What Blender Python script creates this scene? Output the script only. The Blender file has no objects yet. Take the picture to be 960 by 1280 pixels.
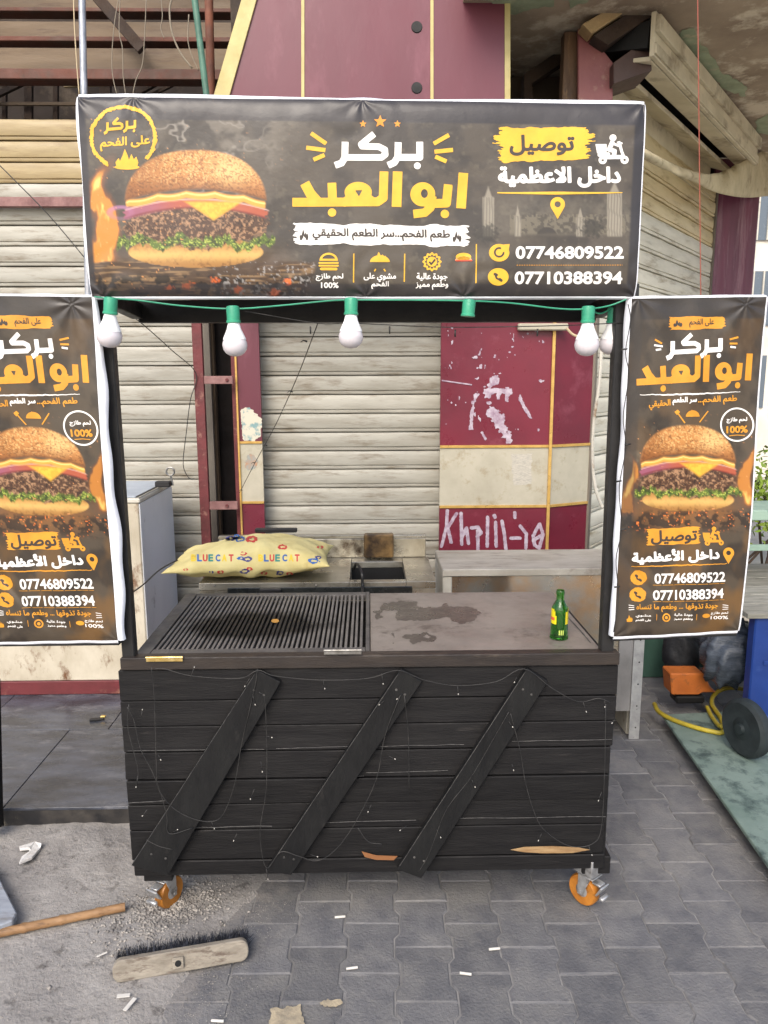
import bpy, bmesh, math, random
import numpy as np
from mathutils import Vector, Matrix
random.seed(7); RS = np.random.RandomState(11)
sc = bpy.context.scene; C = sc.collection
# ---------------------------------------------------------------- camera, world, sun, exposure
F_PX, PITCH, YAW, ROLL = 937.8, 0.1746, 0.020, -0.0036
CAM = np.array([0.0, -2.1416, 1.709])
_F = np.array([math.sin(YAW)*math.cos(PITCH), math.cos(YAW)*math.cos(PITCH), -math.sin(PITCH)])
_R = np.array([math.cos(YAW), -math.sin(YAW), 0.0]); _U = np.cross(_R, _F)
_R2 = _R*math.cos(ROLL)+_U*math.sin(ROLL); _U2 = -_R*math.sin(ROLL)+_U*math.cos(ROLL)
cd = bpy.data.cameras.new('camera'); co = bpy.data.objects.new('camera', cd); C.objects.link(co); sc.camera = co
co.matrix_world = Matrix(((_R2[0], _U2[0], -_F[0], CAM[0]), (_R2[1], _U2[1], -_F[1], CAM[1]), (_R2[2], _U2[2], -_F[2], CAM[2]), (0, 0, 0, 1)))
cd.sensor_fit = 'VERTICAL'; cd.sensor_height = 32.0; cd.lens = 32.0*F_PX/1280.0; cd.clip_end = 500; cd.clip_start = .05
w = bpy.data.worlds.new('World'); sc.world = w; w.use_nodes = True
bg = w.node_tree.nodes['Background']; sky = w.node_tree.nodes.new('ShaderNodeTexSky'); sky.sky_type = 'NISHITA'; sky.sun_disc = False
SUN_EL, SUN_AZ = math.radians(42), math.radians(196)       # azimuth clockwise from +Y (north): behind the camera, a little left
sky.sun_elevation = SUN_EL; sky.sun_rotation = SUN_AZ; sky.dust_density = 3.0
w.node_tree.links.new(sky.outputs[0], bg.inputs[0]); bg.inputs[1].default_value = 0.15
sd_ = bpy.data.lights.new('sun', 'SUN'); sd_.energy = 1.15; sd_.angle = math.radians(34); sd_.color = (1, .95, .87)
so = bpy.data.objects.new('sun', sd_); C.objects.link(so)
_sd = Vector((math.sin(SUN_AZ)*math.cos(SUN_EL), math.cos(SUN_AZ)*math.cos(SUN_EL), math.sin(SUN_EL)))
so.rotation_euler = _sd.to_track_quat('Z', 'Y').to_euler()
sc.view_settings.view_transform = 'Standard'; sc.view_settings.look = 'None'; sc.view_settings.exposure = 0.95; sc.view_settings.gamma = 1

# ---------------------------------------------------------------- measuring helpers (points of the place from known planes)
def ray(px, py):
    px = np.asarray(px, float); py = np.asarray(py, float)
    return _F + ((px-480)/F_PX)[..., None]*_R2 + ((640-py)/F_PX)[..., None]*_U2
def W(px, py, y):
    d = ray(px, py); t = (y-CAM[1])/d[..., 1]; return CAM+d*t[..., None]
def G(px, py, z=0.0):
    d = ray(px, py); t = (z-CAM[2])/d[..., 2]; return CAM+d*t[..., None]
def PL(px, py, p0, n):
    d = ray(px, py); n = np.asarray(n, float); t = ((np.asarray(p0)-CAM)@n)/(d@n); return CAM+d*t[..., None]
def proj(p):
    v = np.asarray(p, float)-CAM; z = v@_F; return 480+F_PX*(v@_R2)/z, 640-F_PX*(v@_U2)/z, z
def lin(r, g, b, k=1.0):
    f = lambda c: (c/255/12.92 if c/255 < .04045 else ((c/255+.055)/1.055)**2.4)*k
    return (f(r), f(g), f(b))

# ---------------------------------------------------------------- numpy noise
def vnoise(x, y, seed=0):
    xi = np.floor(x).astype(np.int64); yi = np.floor(y).astype(np.int64); xf = x-xi; yf = y-yi
    def h(a, b):
        n = (a*374761393+b*668265263+seed*1442695041) & 0x7fffffff; n = ((n ^ (n >> 13))*1274126177) & 0x7fffffff
        return ((n ^ (n >> 16)) & 0xffff)/65535.0
    u = xf*xf*(3-2*xf); v = yf*yf*(3-2*yf)
    return (h(xi, yi)*(1-u)+h(xi+1, yi)*u)*(1-v)+(h(xi, yi+1)*(1-u)+h(xi+1, yi+1)*u)*v
def fbm(x, y, seed=0, o=4):
    s = 0; a = .5; t = 0
    for i in range(o): s = s+a*vnoise(x*2**i, y*2**i, seed+i*17); t += a; a *= .5
    return s/t
def sstep(a, b, x):
    t = np.clip((x-a)/(b-a), 0, 1); return t*t*(3-2*t)

# ---------------------------------------------------------------- materials
MATS = {}
def M(name, col, col2=None, rough=.6, metal=0., scale=6., det=6., lo=.38, hi=.66, bump=.15, bscale=60., stretch=(1, 1, 1),
      dirt=None, dscale=3., dlo=.55, dhi=.7, rand=0., rrand=.12, spec=.5, trans=0., alpha=1., coord='Object', coat=0., ior=1.45, emit=None):
    if name in MATS: return MATS[name]
    m = bpy.data.materials.new(name); m.use_nodes = True; nt = m.node_tree; N = nt.nodes; L = nt.links
    b = N['Principled BSDF']; b.inputs['Roughness'].default_value = rough; b.inputs['Metallic'].default_value = metal
    b.inputs['Specular IOR Level'].default_value = spec; b.inputs['IOR'].default_value = ior
    b.inputs['Transmission Weight'].default_value = trans; b.inputs['Alpha'].default_value = alpha; b.inputs['Coat Weight'].default_value = coat
    tc = N.new('ShaderNodeTexCoord'); oi = N.new('ShaderNodeObjectInfo')
    mp = N.new('ShaderNodeMapping'); mp.inputs['Scale'].default_value = stretch; L.new(tc.outputs[coord], mp.inputs['Vector'])
    ad = N.new('ShaderNodeVectorMath'); ad.operation = 'ADD'; sc_ = N.new('ShaderNodeMath'); sc_.operation = 'MULTIPLY'; sc_.inputs[1].default_value = 37.0
    L.new(oi.outputs['Random'], sc_.inputs[0]); L.new(mp.outputs[0], ad.inputs[0]); L.new(sc_.outputs[0], ad.inputs[1])
    vec = ad.outputs[0]
    def noise(s, d=det, r=.6):
        n = N.new('ShaderNodeTexNoise'); n.inputs['Scale'].default_value = s; n.inputs['Detail'].default_value = d; n.inputs['Roughness'].default_value = r
        L.new(vec, n.inputs['Vector']); return n
    def ramp(src, a, c):
        r = N.new('ShaderNodeMapRange'); r.inputs['From Min'].default_value = a; r.inputs['From Max'].default_value = c; L.new(src, r.inputs['Value']); return r.outputs[0]
    def mix(f, a, c, mode='MIX'):
        x = N.new('ShaderNodeMix'); x.data_type = 'RGBA'; x.blend_type = mode
        if isinstance(f, float): x.inputs[0].default_value = f
        else: L.new(f, x.inputs[0])
        for s, v in ((x.inputs[6], a), (x.inputs[7], c)):
            if isinstance(v, tuple): s.default_value = (*v[:3], 1)
            else: L.new(v, s)
        return x.outputs[2]
    n1 = noise(scale); cur = tuple(col)
    if col2: cur = mix(ramp(n1.outputs['Fac'], lo, hi), tuple(col), tuple(col2))
    if dirt:
        n2 = noise(dscale, 8., .7); cur = mix(ramp(n2.outputs['Fac'], dlo, dhi), cur, tuple(dirt))
    if rand:
        rr = N.new('ShaderNodeMapRange'); rr.inputs['To Min'].default_value = 1-rand; rr.inputs['To Max'].default_value = 1+rand
        L.new(oi.outputs['Random'], rr.inputs['Value'])
        cc = N.new('ShaderNodeCombineColor')
        for i in range(3): L.new(rr.outputs[0], cc.inputs[i])
        cur = mix(1.0, cur, cc.outputs[0], 'MULTIPLY')
    if isinstance(cur, tuple): b.inputs['Base Color'].default_value = (*cur, 1)
    else: L.new(cur, b.inputs['Base Color'])
    if rrand:
        n3 = noise(scale*2.3); r3 = N.new('ShaderNodeMapRange'); r3.inputs['From Min'].default_value = .3; r3.inputs['From Max'].default_value = .7
        r3.inputs['To Min'].default_value = max(.02, rough-rrand); r3.inputs['To Max'].default_value = min(1, rough+rrand); L.new(n3.outputs['Fac'], r3.inputs['Value']); L.new(r3.outputs[0], b.inputs['Roughness'])
    if bump:
        nb = noise(bscale, 5.); bp = N.new('ShaderNodeBump'); bp.inputs['Strength'].default_value = bump; bp.inputs['Distance'].default_value = .01
        L.new(nb.outputs['Fac'], bp.inputs['Height']); L.new(bp.outputs[0], b.inputs['Normal'])
    if emit: b.inputs['Emission Color'].default_value = (*emit[:3], 1); b.inputs['Emission Strength'].default_value = emit[3]
    MATS[name] = m; return m
def print_mat(name, rough=.42):
    m = M(name, (.5, .5, .5), rough=rough, bump=.12, bscale=25., rrand=.08, coat=.1)
    nt = m.node_tree; b = nt.nodes['Principled BSDF']; at = nt.nodes.new('ShaderNodeAttribute'); at.attribute_name = 'print'
    nt.links.new(at.outputs['Color'], b.inputs['Base Color']); return m

# ---------------------------------------------------------------- mesh helpers
def link(name, me, mat=None, parent=None, smooth=False):
    o = bpy.data.objects.new(name, me); C.objects.link(o)
    if mat is not None and not me.materials: me.materials.append(mat)
    if smooth: me.polygons.foreach_set('use_smooth', [True]*len(me.polygons))
    if parent is not None: o.parent = parent; o.matrix_parent_inverse = wmat(parent).inverted()
    return o
def wmat(o): return Matrix.Translation(o.location) @ o.rotation_euler.to_matrix().to_4x4() if o.type == 'EMPTY' else Matrix.Identity(4)
def raw(name, v, f, mat=None, parent=None, smooth=False):
    me = bpy.data.meshes.new(name); v = np.asarray(v, 'f'); f = np.asarray(f, 'i'); k = f.shape[1]
    me.vertices.add(len(v)); me.vertices.foreach_set('co', v.reshape(-1)); me.loops.add(f.size); me.loops.foreach_set('vertex_index', f.reshape(-1))
    me.polygons.add(len(f)); me.polygons.foreach_set('loop_start', (np.arange(len(f))*k).astype('i')); me.polygons.foreach_set('loop_total', np.full(len(f), k, 'i')); me.update(calc_edges=True)
    return link(name, me, mat, parent, smooth)
def tag(o, label=None, cat=None, group=None, kind=None):
    if label: o['label'] = label
    if cat: o['category'] = cat
    if group: o['group'] = group
    if kind: o['kind'] = kind
    return o
def thing(name, label, cat, loc=(0, 0, 0), rz=0., group=None):
    o = bpy.data.objects.new(name, None); C.objects.link(o); o.location = tuple(map(float, loc)); o.rotation_euler = (0, 0, rz); o.empty_display_size = .05
    return tag(o, label, cat, group)
def dup(o, loc=None, parent='same', rot=None):
    c = o.copy(); C.objects.link(c)
    if parent != 'same': c.parent = parent
    if loc is not None: c.location = tuple(map(float, loc))
    if rot is not None: c.rotation_euler = rot
    return c
class B:
    def __init__(s): s.bm = bmesh.new()
    def box(s, lo, hi, bev=0., rot=None, piv=None, jit=0.):
        lo = np.minimum(lo, hi)*1.0 if False else np.array(lo, float); hi = np.array(hi, float)
        a = np.minimum(lo, hi); b = np.maximum(lo, hi); t = bmesh.new()
        bmesh.ops.create_cube(t, size=1.0)
        for v in t.verts: v.co = Vector([(a[i]+b[i])/2+v.co[i]*(b[i]-a[i])+random.uniform(-jit, jit) for i in range(3)])
        if bev: bmesh.ops.bevel(t, geom=list(t.edges), offset=bev, segments=1, affect='EDGES', profile=.5)
        if rot is not None:
            p = Vector(piv) if piv is not None else Vector((a+b)/2)
            for v in t.verts: v.co = p+rot@(v.co-p)
        s.merge(t); return s
    def merge(s, t):
        me = bpy.data.meshes.new('t'); t.to_mesh(me); t.free(); s.bm.from_mesh(me); bpy.data.meshes.remove(me); return s
    def beam(s, p, q, wd, th, up=(0, 0, 1), bev=0.):
        p = Vector(p); q = Vector(q); d = (q-p); L = d.length; d.normalize(); x = d.cross(Vector(up)); x.normalize(); y = x.cross(d)
        t = bmesh.new(); bmesh.ops.create_cube(t, size=1.0)
        for v in t.verts: v.co = Vector((v.co.x*wd, v.co.y*L, v.co.z*th))
        if bev: bmesh.ops.bevel(t, geom=list(t.edges), offset=bev, segments=1, affect='EDGES', profile=.5)
        m = Matrix((x, d, y)).transposed(); c = (p+q)/2
        for v in t.verts: v.co = c+m@v.co
        return s.merge(t)
    def tube(s, pts, r, n=8, cap=True):
        pts = [Vector(p) for p in pts]; rings = []; k = len(pts); R = r if hasattr(r, '__len__') else [r]*k
        up = Vector((0, 0, 1)); pa = None
        for i, p in enumerate(pts):
            d = (pts[min(i+1, k-1)]-pts[max(i-1, 0)]).normalized()
            if pa is None: pa = d.cross(up if abs(d.z) < .9 else Vector((1, 0, 0))).normalized()
            else: pa = (pa-d*pa.dot(d)).normalized()
            pb = d.cross(pa); rings.append([s.bm.verts.new(p+(pa*math.cos(2*math.pi*j/n)+pb*math.sin(2*math.pi*j/n))*R[i]) for j in range(n)])
        for a, b in zip(rings, rings[1:]):
            for j in range(n): s.bm.faces.new((a[j], a[(j+1) % n], b[(j+1) % n], b[j]))
        if cap: s.bm.faces.new(rings[0][::-1]); s.bm.faces.new(rings[-1])
        return s
    def lathe(s, prof, c=(0, 0, 0), n=24, axis='z'):
        c = Vector(c); rings = []
        for r, h in prof:
            ring = []
            for j in range(n):
                a = 2*math.pi*j/n; x, y = r*math.cos(a), r*math.sin(a)
                ring.append(s.bm.verts.new(c+Vector({'z': (x, y, h), 'y': (x, h, y), 'x': (h, x, y)}[axis])))
            rings.append(ring)
        for a, b in zip(rings, rings[1:]):
            for j in range(n): s.bm.faces.new((a[j], a[(j+1) % n], b[(j+1) % n], b[j]))
        s.bm.faces.new(rings[0][::-1]); s.bm.faces.new(rings[-1]); return s
    def slab(s, pts, d, bev=0.):                       # polygon pushed along vector d
        t = bmesh.new(); vs = [t.verts.new(Vector(p)) for p in pts]; f = t.faces.new(vs)
        r = bmesh.ops.extrude_face_region(t, geom=[f]); nv = [g for g in r['geom'] if isinstance(g, bmesh.types.BMVert)]
        bmesh.ops.translate(t, verts=nv, vec=Vector(d))
        if bev: bmesh.ops.bevel(t, geom=list(t.edges), offset=bev, segments=1, affect='EDGES')
        bmesh.ops.recalc_face_normals(t, faces=list(t.faces)); return s.merge(t)
    def done(s, name, mat, parent=None, smooth=False, recalc=True):
        if recalc: bmesh.ops.recalc_face_normals(s.bm, faces=list(s.bm.faces))
        me = bpy.data.meshes.new(name); s.bm.to_mesh(me); s.bm.free()
        if smooth == 'auto':
            me.materials.append(mat); o = link(name, me, mat, parent)
            for p in me.polygons: p.use_smooth = True
            me.set_sharp_from_angle(angle=math.radians(40)); return o
        return link(name, me, mat, parent, smooth)
def spline(pts, k=8):
    P = np.array(pts, float); P = np.vstack([2*P[0]-P[1], P, 2*P[-1]-P[-2]]); out = []
    for i in range(1, len(P)-2):
        for t in np.linspace(0, 1, k, endpoint=False):
            a, b, c, d = P[i-1], P[i], P[i+1], P[i+2]
            out.append(.5*((2*b)+(-a+c)*t+(2*a-5*b+4*c-d)*t*t+(-a+3*b-3*c+d)*t**3))
    out.append(P[-2]); return out

# ================================================================ 2D marks: signed-distance shapes turned into thin prints
def s_circ(cx, cy, r): return lambda x, y: np.hypot(x-cx, y-cy)-r
def s_ring(cx, cy, r, hw, ax=1., ay=1.): return lambda x, y: abs(np.hypot((x-cx)/ax, (y-cy)/ay)-r)-hw
def s_ell(cx, cy, a, b): return lambda x, y: (np.hypot((x-cx)/a, (y-cy)/b)-1)*min(a, b)
def s_seg(p, q, hw, rnd=False):
    p = np.array(p, float); q = np.array(q, float); d = q-p; L = np.hypot(*d); d = d/max(L, 1e-9)
    def f(x, y):
        a = (x-p[0])*d[0]+(y-p[1])*d[1]; b = abs(-(x-p[0])*d[1]+(y-p[1])*d[0])
        if rnd: return np.hypot(a-np.clip(a, 0, L), b)-hw
        qx = abs(a-L/2)-L/2; qy = b-hw; return np.hypot(np.maximum(qx, 0), np.maximum(qy, 0))+np.minimum(np.maximum(qx, qy), 0)
    return f
def s_path(pts, hw, rnd=False):
    fs = [s_seg(a, b, hw, rnd) for a, b in zip(pts, pts[1:])]+[s_circ(p[0], p[1], hw) for p in pts[1:-1]]
    return s_u(*fs)
def s_u(*fs): return lambda x, y: np.minimum.reduce([f(x, y) for f in fs])
def s_sub(a, b): return lambda x, y: np.maximum(a(x, y), -b(x, y))
def s_poly(P):
    P = np.array(P, float)
    def f(x, y):
        d = np.full(np.shape(x), 1e9); ins = np.zeros(np.shape(x), bool); n = len(P)
        for i in range(n):
            a = P[i]; b = P[(i+1) % n]; e = b-a; wx = x-a[0]; wy = y-a[1]; t = np.clip((wx*e[0]+wy*e[1])/max(e@e, 1e-12), 0, 1)
            d = np.minimum(d, np.hypot(wx-e[0]*t, wy-e[1]*t))
            c = (a[1] > y) != (b[1] > y)
            if e[1] != 0: ins ^= c & (x < e[0]*(y-a[1])/e[1]+a[0])
        return np.where(ins, -d, d)
    return f
def s_rough(f, amp, sc_, seed=0, ax=1., ay=1.): return lambda x, y: f(x, y)+(fbm(x*sc_*ax, y*sc_*ay, seed, 3)-.5)*2*amp
def s_xf(f, src, dst, shear=0.):                       # maps box src=(x0,y0,x1,y1) to dst, y sheared along x
    kx = (dst[2]-dst[0])/(src[2]-src[0]); ky = (dst[3]-dst[1])/(src[3]-src[1])
    def g(x, y):
        y = y-shear*(x-dst[0]); return f(src[0]+(x-dst[0])/kx, src[1]+(y-dst[1])/ky)*(abs(kx)+abs(ky))/2
    return g
def s_brush(x0, y0, x1, y1, rag=8., tilt=0., seed=3):   # a dry-brush stroke with ragged ends
    cx, cy = (x0+x1)/2, (y0+y1)/2; hx, hy = (x1-x0)/2-rag*.5, (y1-y0)/2
    def f(x, y):
        yy = y-tilt*(x-cx); r = (fbm(x*0+seed*3.1, yy*.9, seed, 3)-.5)*2*rag
        e = (fbm(x*.06, yy*0+seed, seed+5, 3)-.5)*hy*.35
        return np.maximum((abs(x-cx)-hx-r)*.6, abs(yy-cy)-hy*.95-e)
    return f
def s_star(cx, cy, r):
    return s_poly([(cx+(r if i % 2 == 0 else r*.42)*math.sin(math.pi*i/5), cy-(r if i % 2 == 0 else r*.42)*math.cos(math.pi*i/5)) for i in range(10)])
def s_flame(cx, y1, wd, ht):                            # flame standing on y1
    P = [(-.5, 0), (-.56, -.3), (-.4, -.52), (-.34, -.35), (-.22, -.62), (-.1, -1.), (.02, -.7), (.1, -.42), (.22, -.74), (.34, -.45), (.46, -.6), (.56, -.28), (.48, 0)]
    return s_poly([(cx+a*wd, y1+b*ht) for a, b in P])
def s_pin(cx, cy, r):
    t = s_u(s_circ(cx, cy, r), s_poly([(cx-r*.93, cy+r*.4), (cx+r*.93, cy+r*.4), (cx, cy+r*2.05)])); return s_sub(t, s_circ(cx, cy, r*.42))
def s_phone(cx, cy, r):
    return s_u(s_path([(cx-r*.42, cy-r*.3), (cx-r*.25, cy+r*.2), (cx+r*.3, cy+r*.48)], r*.13, True), s_seg((cx-r*.5, cy-r*.4), (cx-r*.25, cy-r*.28), r*.2, True), s_seg((cx+r*.22, cy+r*.36), (cx+r*.45, cy+r*.52), r*.2, True))
def s_burger_icon(cx, cy, r):
    top = s_sub(s_ell(cx, cy-r*.1, r, r*.85), lambda x, y: (cy-r*.08)-y)
    return s_u(s_sub(top, s_sub(s_ell(cx, cy-r*.25, r*.7, r*.48), lambda x, y: (cy-r*.3)-y)), s_seg((cx-r, cy+r*.15), (cx+r, cy+r*.15), r*.1, True), s_seg((cx-r, cy+r*.45), (cx+r, cy+r*.45), r*.1, True), s_seg((cx-r*.8, cy+r*.8), (cx+r*.8, cy+r*.8), r*.15, True))
def s_scooter(cx, cy, r):
    return s_u(s_circ(cx+.05*r, cy-.75*r, .22*r), s_path([(cx, cy-.45*r), (cx-.2*r, cy), (cx+.15*r, cy+.1*r), (cx+.1*r, cy+.45*r)], .14*r, True), s_seg((cx+.0*r, cy-.4*r), (cx+.4*r, cy-.25*r), .08*r, True),
               s_path([(cx+.45*r, cy-.45*r), (cx+.6*r, cy+.15*r), (cx+.75*r, cy+.5*r)], .09*r, True), s_seg((cx+.35*r, cy-.45*r), (cx+.6*r, cy-.4*r), .06*r, True),
               s_seg((cx-.6*r, cy+.5*r), (cx+.55*r, cy+.48*r), .13*r, True), s_ring(cx-.6*r, cy+.68*r, .17*r, .09*r), s_ring(cx+.78*r, cy+.66*r, .17*r, .09*r),
               s_poly([(cx-1.05*r, cy-.35*r), (cx-.35*r, cy-.35*r), (cx-.35*r, cy+.25*r), (cx-.95*r, cy+.25*r)]), s_seg((cx-.8*r, cy+.35*r), (cx-.25*r, cy+.3*r), .12*r, True))
_FORM = dict(zip('اأبةتثجحخدذرزسشصضطظعغفقكلمنهوىي', [(0xFE8D, 2), (0xFE83, 2), (0xFE8F, 4), (0xFE93, 2), (0xFE95, 4), (0xFE99, 4), (0xFE9D, 4), (0xFEA1, 4), (0xFEA5, 4), (0xFEA9, 2), (0xFEAB, 2), (0xFEAD, 2), (0xFEAF, 2), (0xFEB1, 4), (0xFEB5, 4), (0xFEB9, 4), (0xFEBD, 4), (0xFEC1, 4), (0xFEC5, 4), (0xFEC9, 4), (0xFECD, 4), (0xFED1, 4), (0xFED5, 4), (0xFED9, 4), (0xFEDD, 4), (0xFEE1, 4), (0xFEE5, 4), (0xFEE9, 4), (0xFEED, 2), (0xFEEF, 2), (0xFEF1, 4)]))
def shape_ar(t):
    t = t.replace('لا', '\uFEFB').replace('لأ', '\uFEF7'); out = []
    n = len(t)
    for i, c in enumerate(t):
        prev = i > 0 and t[i-1] in _FORM and _FORM[t[i-1]][1] == 4
        if c in '\uFEFB\uFEF7': out.append(chr(ord(c)+(1 if prev else 0))); continue
        if c not in _FORM: out.append(c); continue
        base, k = _FORM[c]; nxt = k == 4 and i+1 < n and (t[i+1] in _FORM or t[i+1] in '\uFEFB\uFEF7')
        out.append(chr(base+(3 if prev and nxt else 2 if nxt else 1 if prev else 0)))
    return ''.join(out[::-1])
_OUT = {}
def outline(s):
    if s in _OUT: return _OUT[s]
    c = bpy.data.curves.new('t', 'FONT'); c.body = s; c.size = 1; o = bpy.data.objects.new('t', c); C.objects.link(o)
    dg = bpy.context.evaluated_depsgraph_get(); cv = o.evaluated_get(dg).to_curve(dg, apply_modifiers=False); polys = []
    for sp in cv.splines:
        P = []; bp = sp.bezier_points; n = len(bp)
        for i in range(n):
            a, b = bp[i], bp[(i+1) % n]; p0, p1, p2, p3 = [np.array(v[:2]) for v in (a.co, a.handle_right, b.handle_left, b.co)]
            k = 1 if np.hypot(*(p1-p0-(p3-p0)/3)) < .004 and np.hypot(*(p2-p3-(p0-p3)/3)) < .004 else 4
            for t in np.arange(k)/k: P.append(((1-t)**3)*p0+3*(1-t)**2*t*p1+3*(1-t)*t*t*p2+t**3*p3)
        if len(P) > 2: polys.append(np.array(P))
    o.to_curve_clear() if hasattr(o, 'to_curve_clear') else None
    bpy.data.objects.remove(o); bpy.data.curves.remove(c); _OUT[s] = polys; return polys
def s_text(t, x0, y0, x1, y1, bold=.0, tilt=0., ar=True):   # text whose ink fills the box x0..x1, y0..y1 (y down)
    polys = outline(shape_ar(t) if ar else t); A = np.vstack(polys); mn = A.min(0); mx = A.max(0)
    k = np.array([(x1-x0)/(mx[0]-mn[0]), (y1-y0)/(mx[1]-mn[1])]); S = []; E = []
    for p in polys:
        q = np.c_[x0+(p[:, 0]-mn[0])*k[0], y1-(p[:, 1]-mn[1])*k[1]]; q[:, 1] += tilt*(q[:, 0]-(x0+x1)/2); S.append(q); E.append(np.roll(q, -1, 0))
    S = np.vstack(S); E = np.vstack(E)
    def f(x, y):
        sh = x.shape; x = x.ravel(); y = y.ravel(); out = np.empty(len(x)); CH = 4000
        for i in range(0, len(x), CH):
            X = x[i:i+CH, None]; Y = y[i:i+CH, None]; d = E-S; wx = X-S[:, 0]; wy = Y-S[:, 1]
            t_ = np.clip((wx*d[:, 0]+wy*d[:, 1])/np.maximum((d**2).sum(1), 1e-12), 0, 1)
            dist = np.sqrt(((wx-t_*d[:, 0])**2+(wy-t_*d[:, 1])**2).min(1))
            cr = d[:, 0]*wy-d[:, 1]*wx; up = (S[:, 1] <= Y) & (E[:, 1] > Y) & (cr > 0); dn = (S[:, 1] > Y) & (E[:, 1] <= Y) & (cr < 0)
            out[i:i+CH] = np.where((up.sum(1)-dn.sum(1)) != 0, -dist, dist)
        return out.reshape(sh)-bold
    return f
_DC = {}
def decal(name, f, box, h, mapper, off, mat, parent, key=None):
    if key is not None and key in _DC: qx, qy, Fq = _DC[key]; return raw(name, mapper(qx, qy, off), Fq, mat, parent)
    x0, y0, x1, y1 = box; nx = int((x1-x0)/h)+2; ny = int((y1-y0)/h)+2
    gx, gy = np.meshgrid(x0+np.arange(nx)*h, y0+np.arange(ny)*h); sv = f(gx, gy)
    ce = (sv[:-1, :-1]+sv[1:, :-1]+sv[:-1, 1:]+sv[1:, 1:])/4 < 0
    if not ce.any(): return None
    pad = np.pad(ce, 1); nb = pad[:-1, :-1].astype(int)+pad[1:, :-1]+pad[:-1, 1:]+pad[1:, 1:]
    bd = (nb > 0) & (nb < 4); bx, by, bs = gx[bd], gy[bd], sv[bd]; e = h*.5
    dx = (f(bx+e, by)-bs)/e; dy = (f(bx, by+e)-bs)/e; g2 = np.maximum(dx*dx+dy*dy, .05)
    gx[bd] = bx-np.clip(bs*dx/g2, -.6*h, .6*h); gy[bd] = by-np.clip(bs*dy/g2, -.6*h, .6*h)
    idx = -np.ones(gx.shape, int); use = nb > 0; idx[use] = np.arange(use.sum())
    j, i = np.nonzero(ce); Fq = np.stack([idx[j, i], idx[j, i+1], idx[j+1, i+1], idx[j+1, i]], 1)
    if key is not None: _DC[key] = (gx[use], gy[use], Fq)
    return raw(name, mapper(gx[use], gy[use], off), Fq, mat, parent)

# ================================================================ common materials
m_blackwood = M('black_painted_wood', lin(20, 19, 20), lin(29, 28, 28), rough=.6, spec=.28, scale=5, stretch=(1, 1, 9), bump=.2, bscale=22, dirt=lin(58, 55, 53), dscale=4, dlo=.62, dhi=.8, rand=.18)
m_blackmetal = M('black_painted_metal', lin(24, 23, 24), lin(34, 33, 33), rough=.5, scale=9, bump=.1, dirt=lin(92, 84, 76), dscale=12, dlo=.66, dhi=.74)
m_hem = M('white_banner_cloth', lin(228, 230, 236), lin(205, 207, 214), rough=.6, scale=12, bump=.1, dirt=lin(120, 118, 118), dscale=22, dlo=.68, dhi=.76)
m_yel = M('yellow_print', lin(222, 172, 50), lin(208, 158, 44), rough=.45, scale=20, bump=.05)
m_org = M('amber_print', lin(206, 144, 44), lin(192, 130, 38), rough=.45, scale=20, bump=.05)
m_whi = M('white_print', lin(232, 228, 222), lin(218, 214, 208), rough=.45, scale=20, bump=.05)
m_dkp = M('dark_print', lin(58, 50, 44), rough=.45, bump=.05)
m_star = M('orange_print', lin(214, 138, 46), rough=.45, bump=.05)
m_red = M('red_print', lin(200, 70, 40), rough=.45, bump=.05)
m_bun = M('bun_print', lin(226, 160, 110), rough=.45, bump=.05)
m_print = print_mat('printed_banner_cloth')

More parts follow.
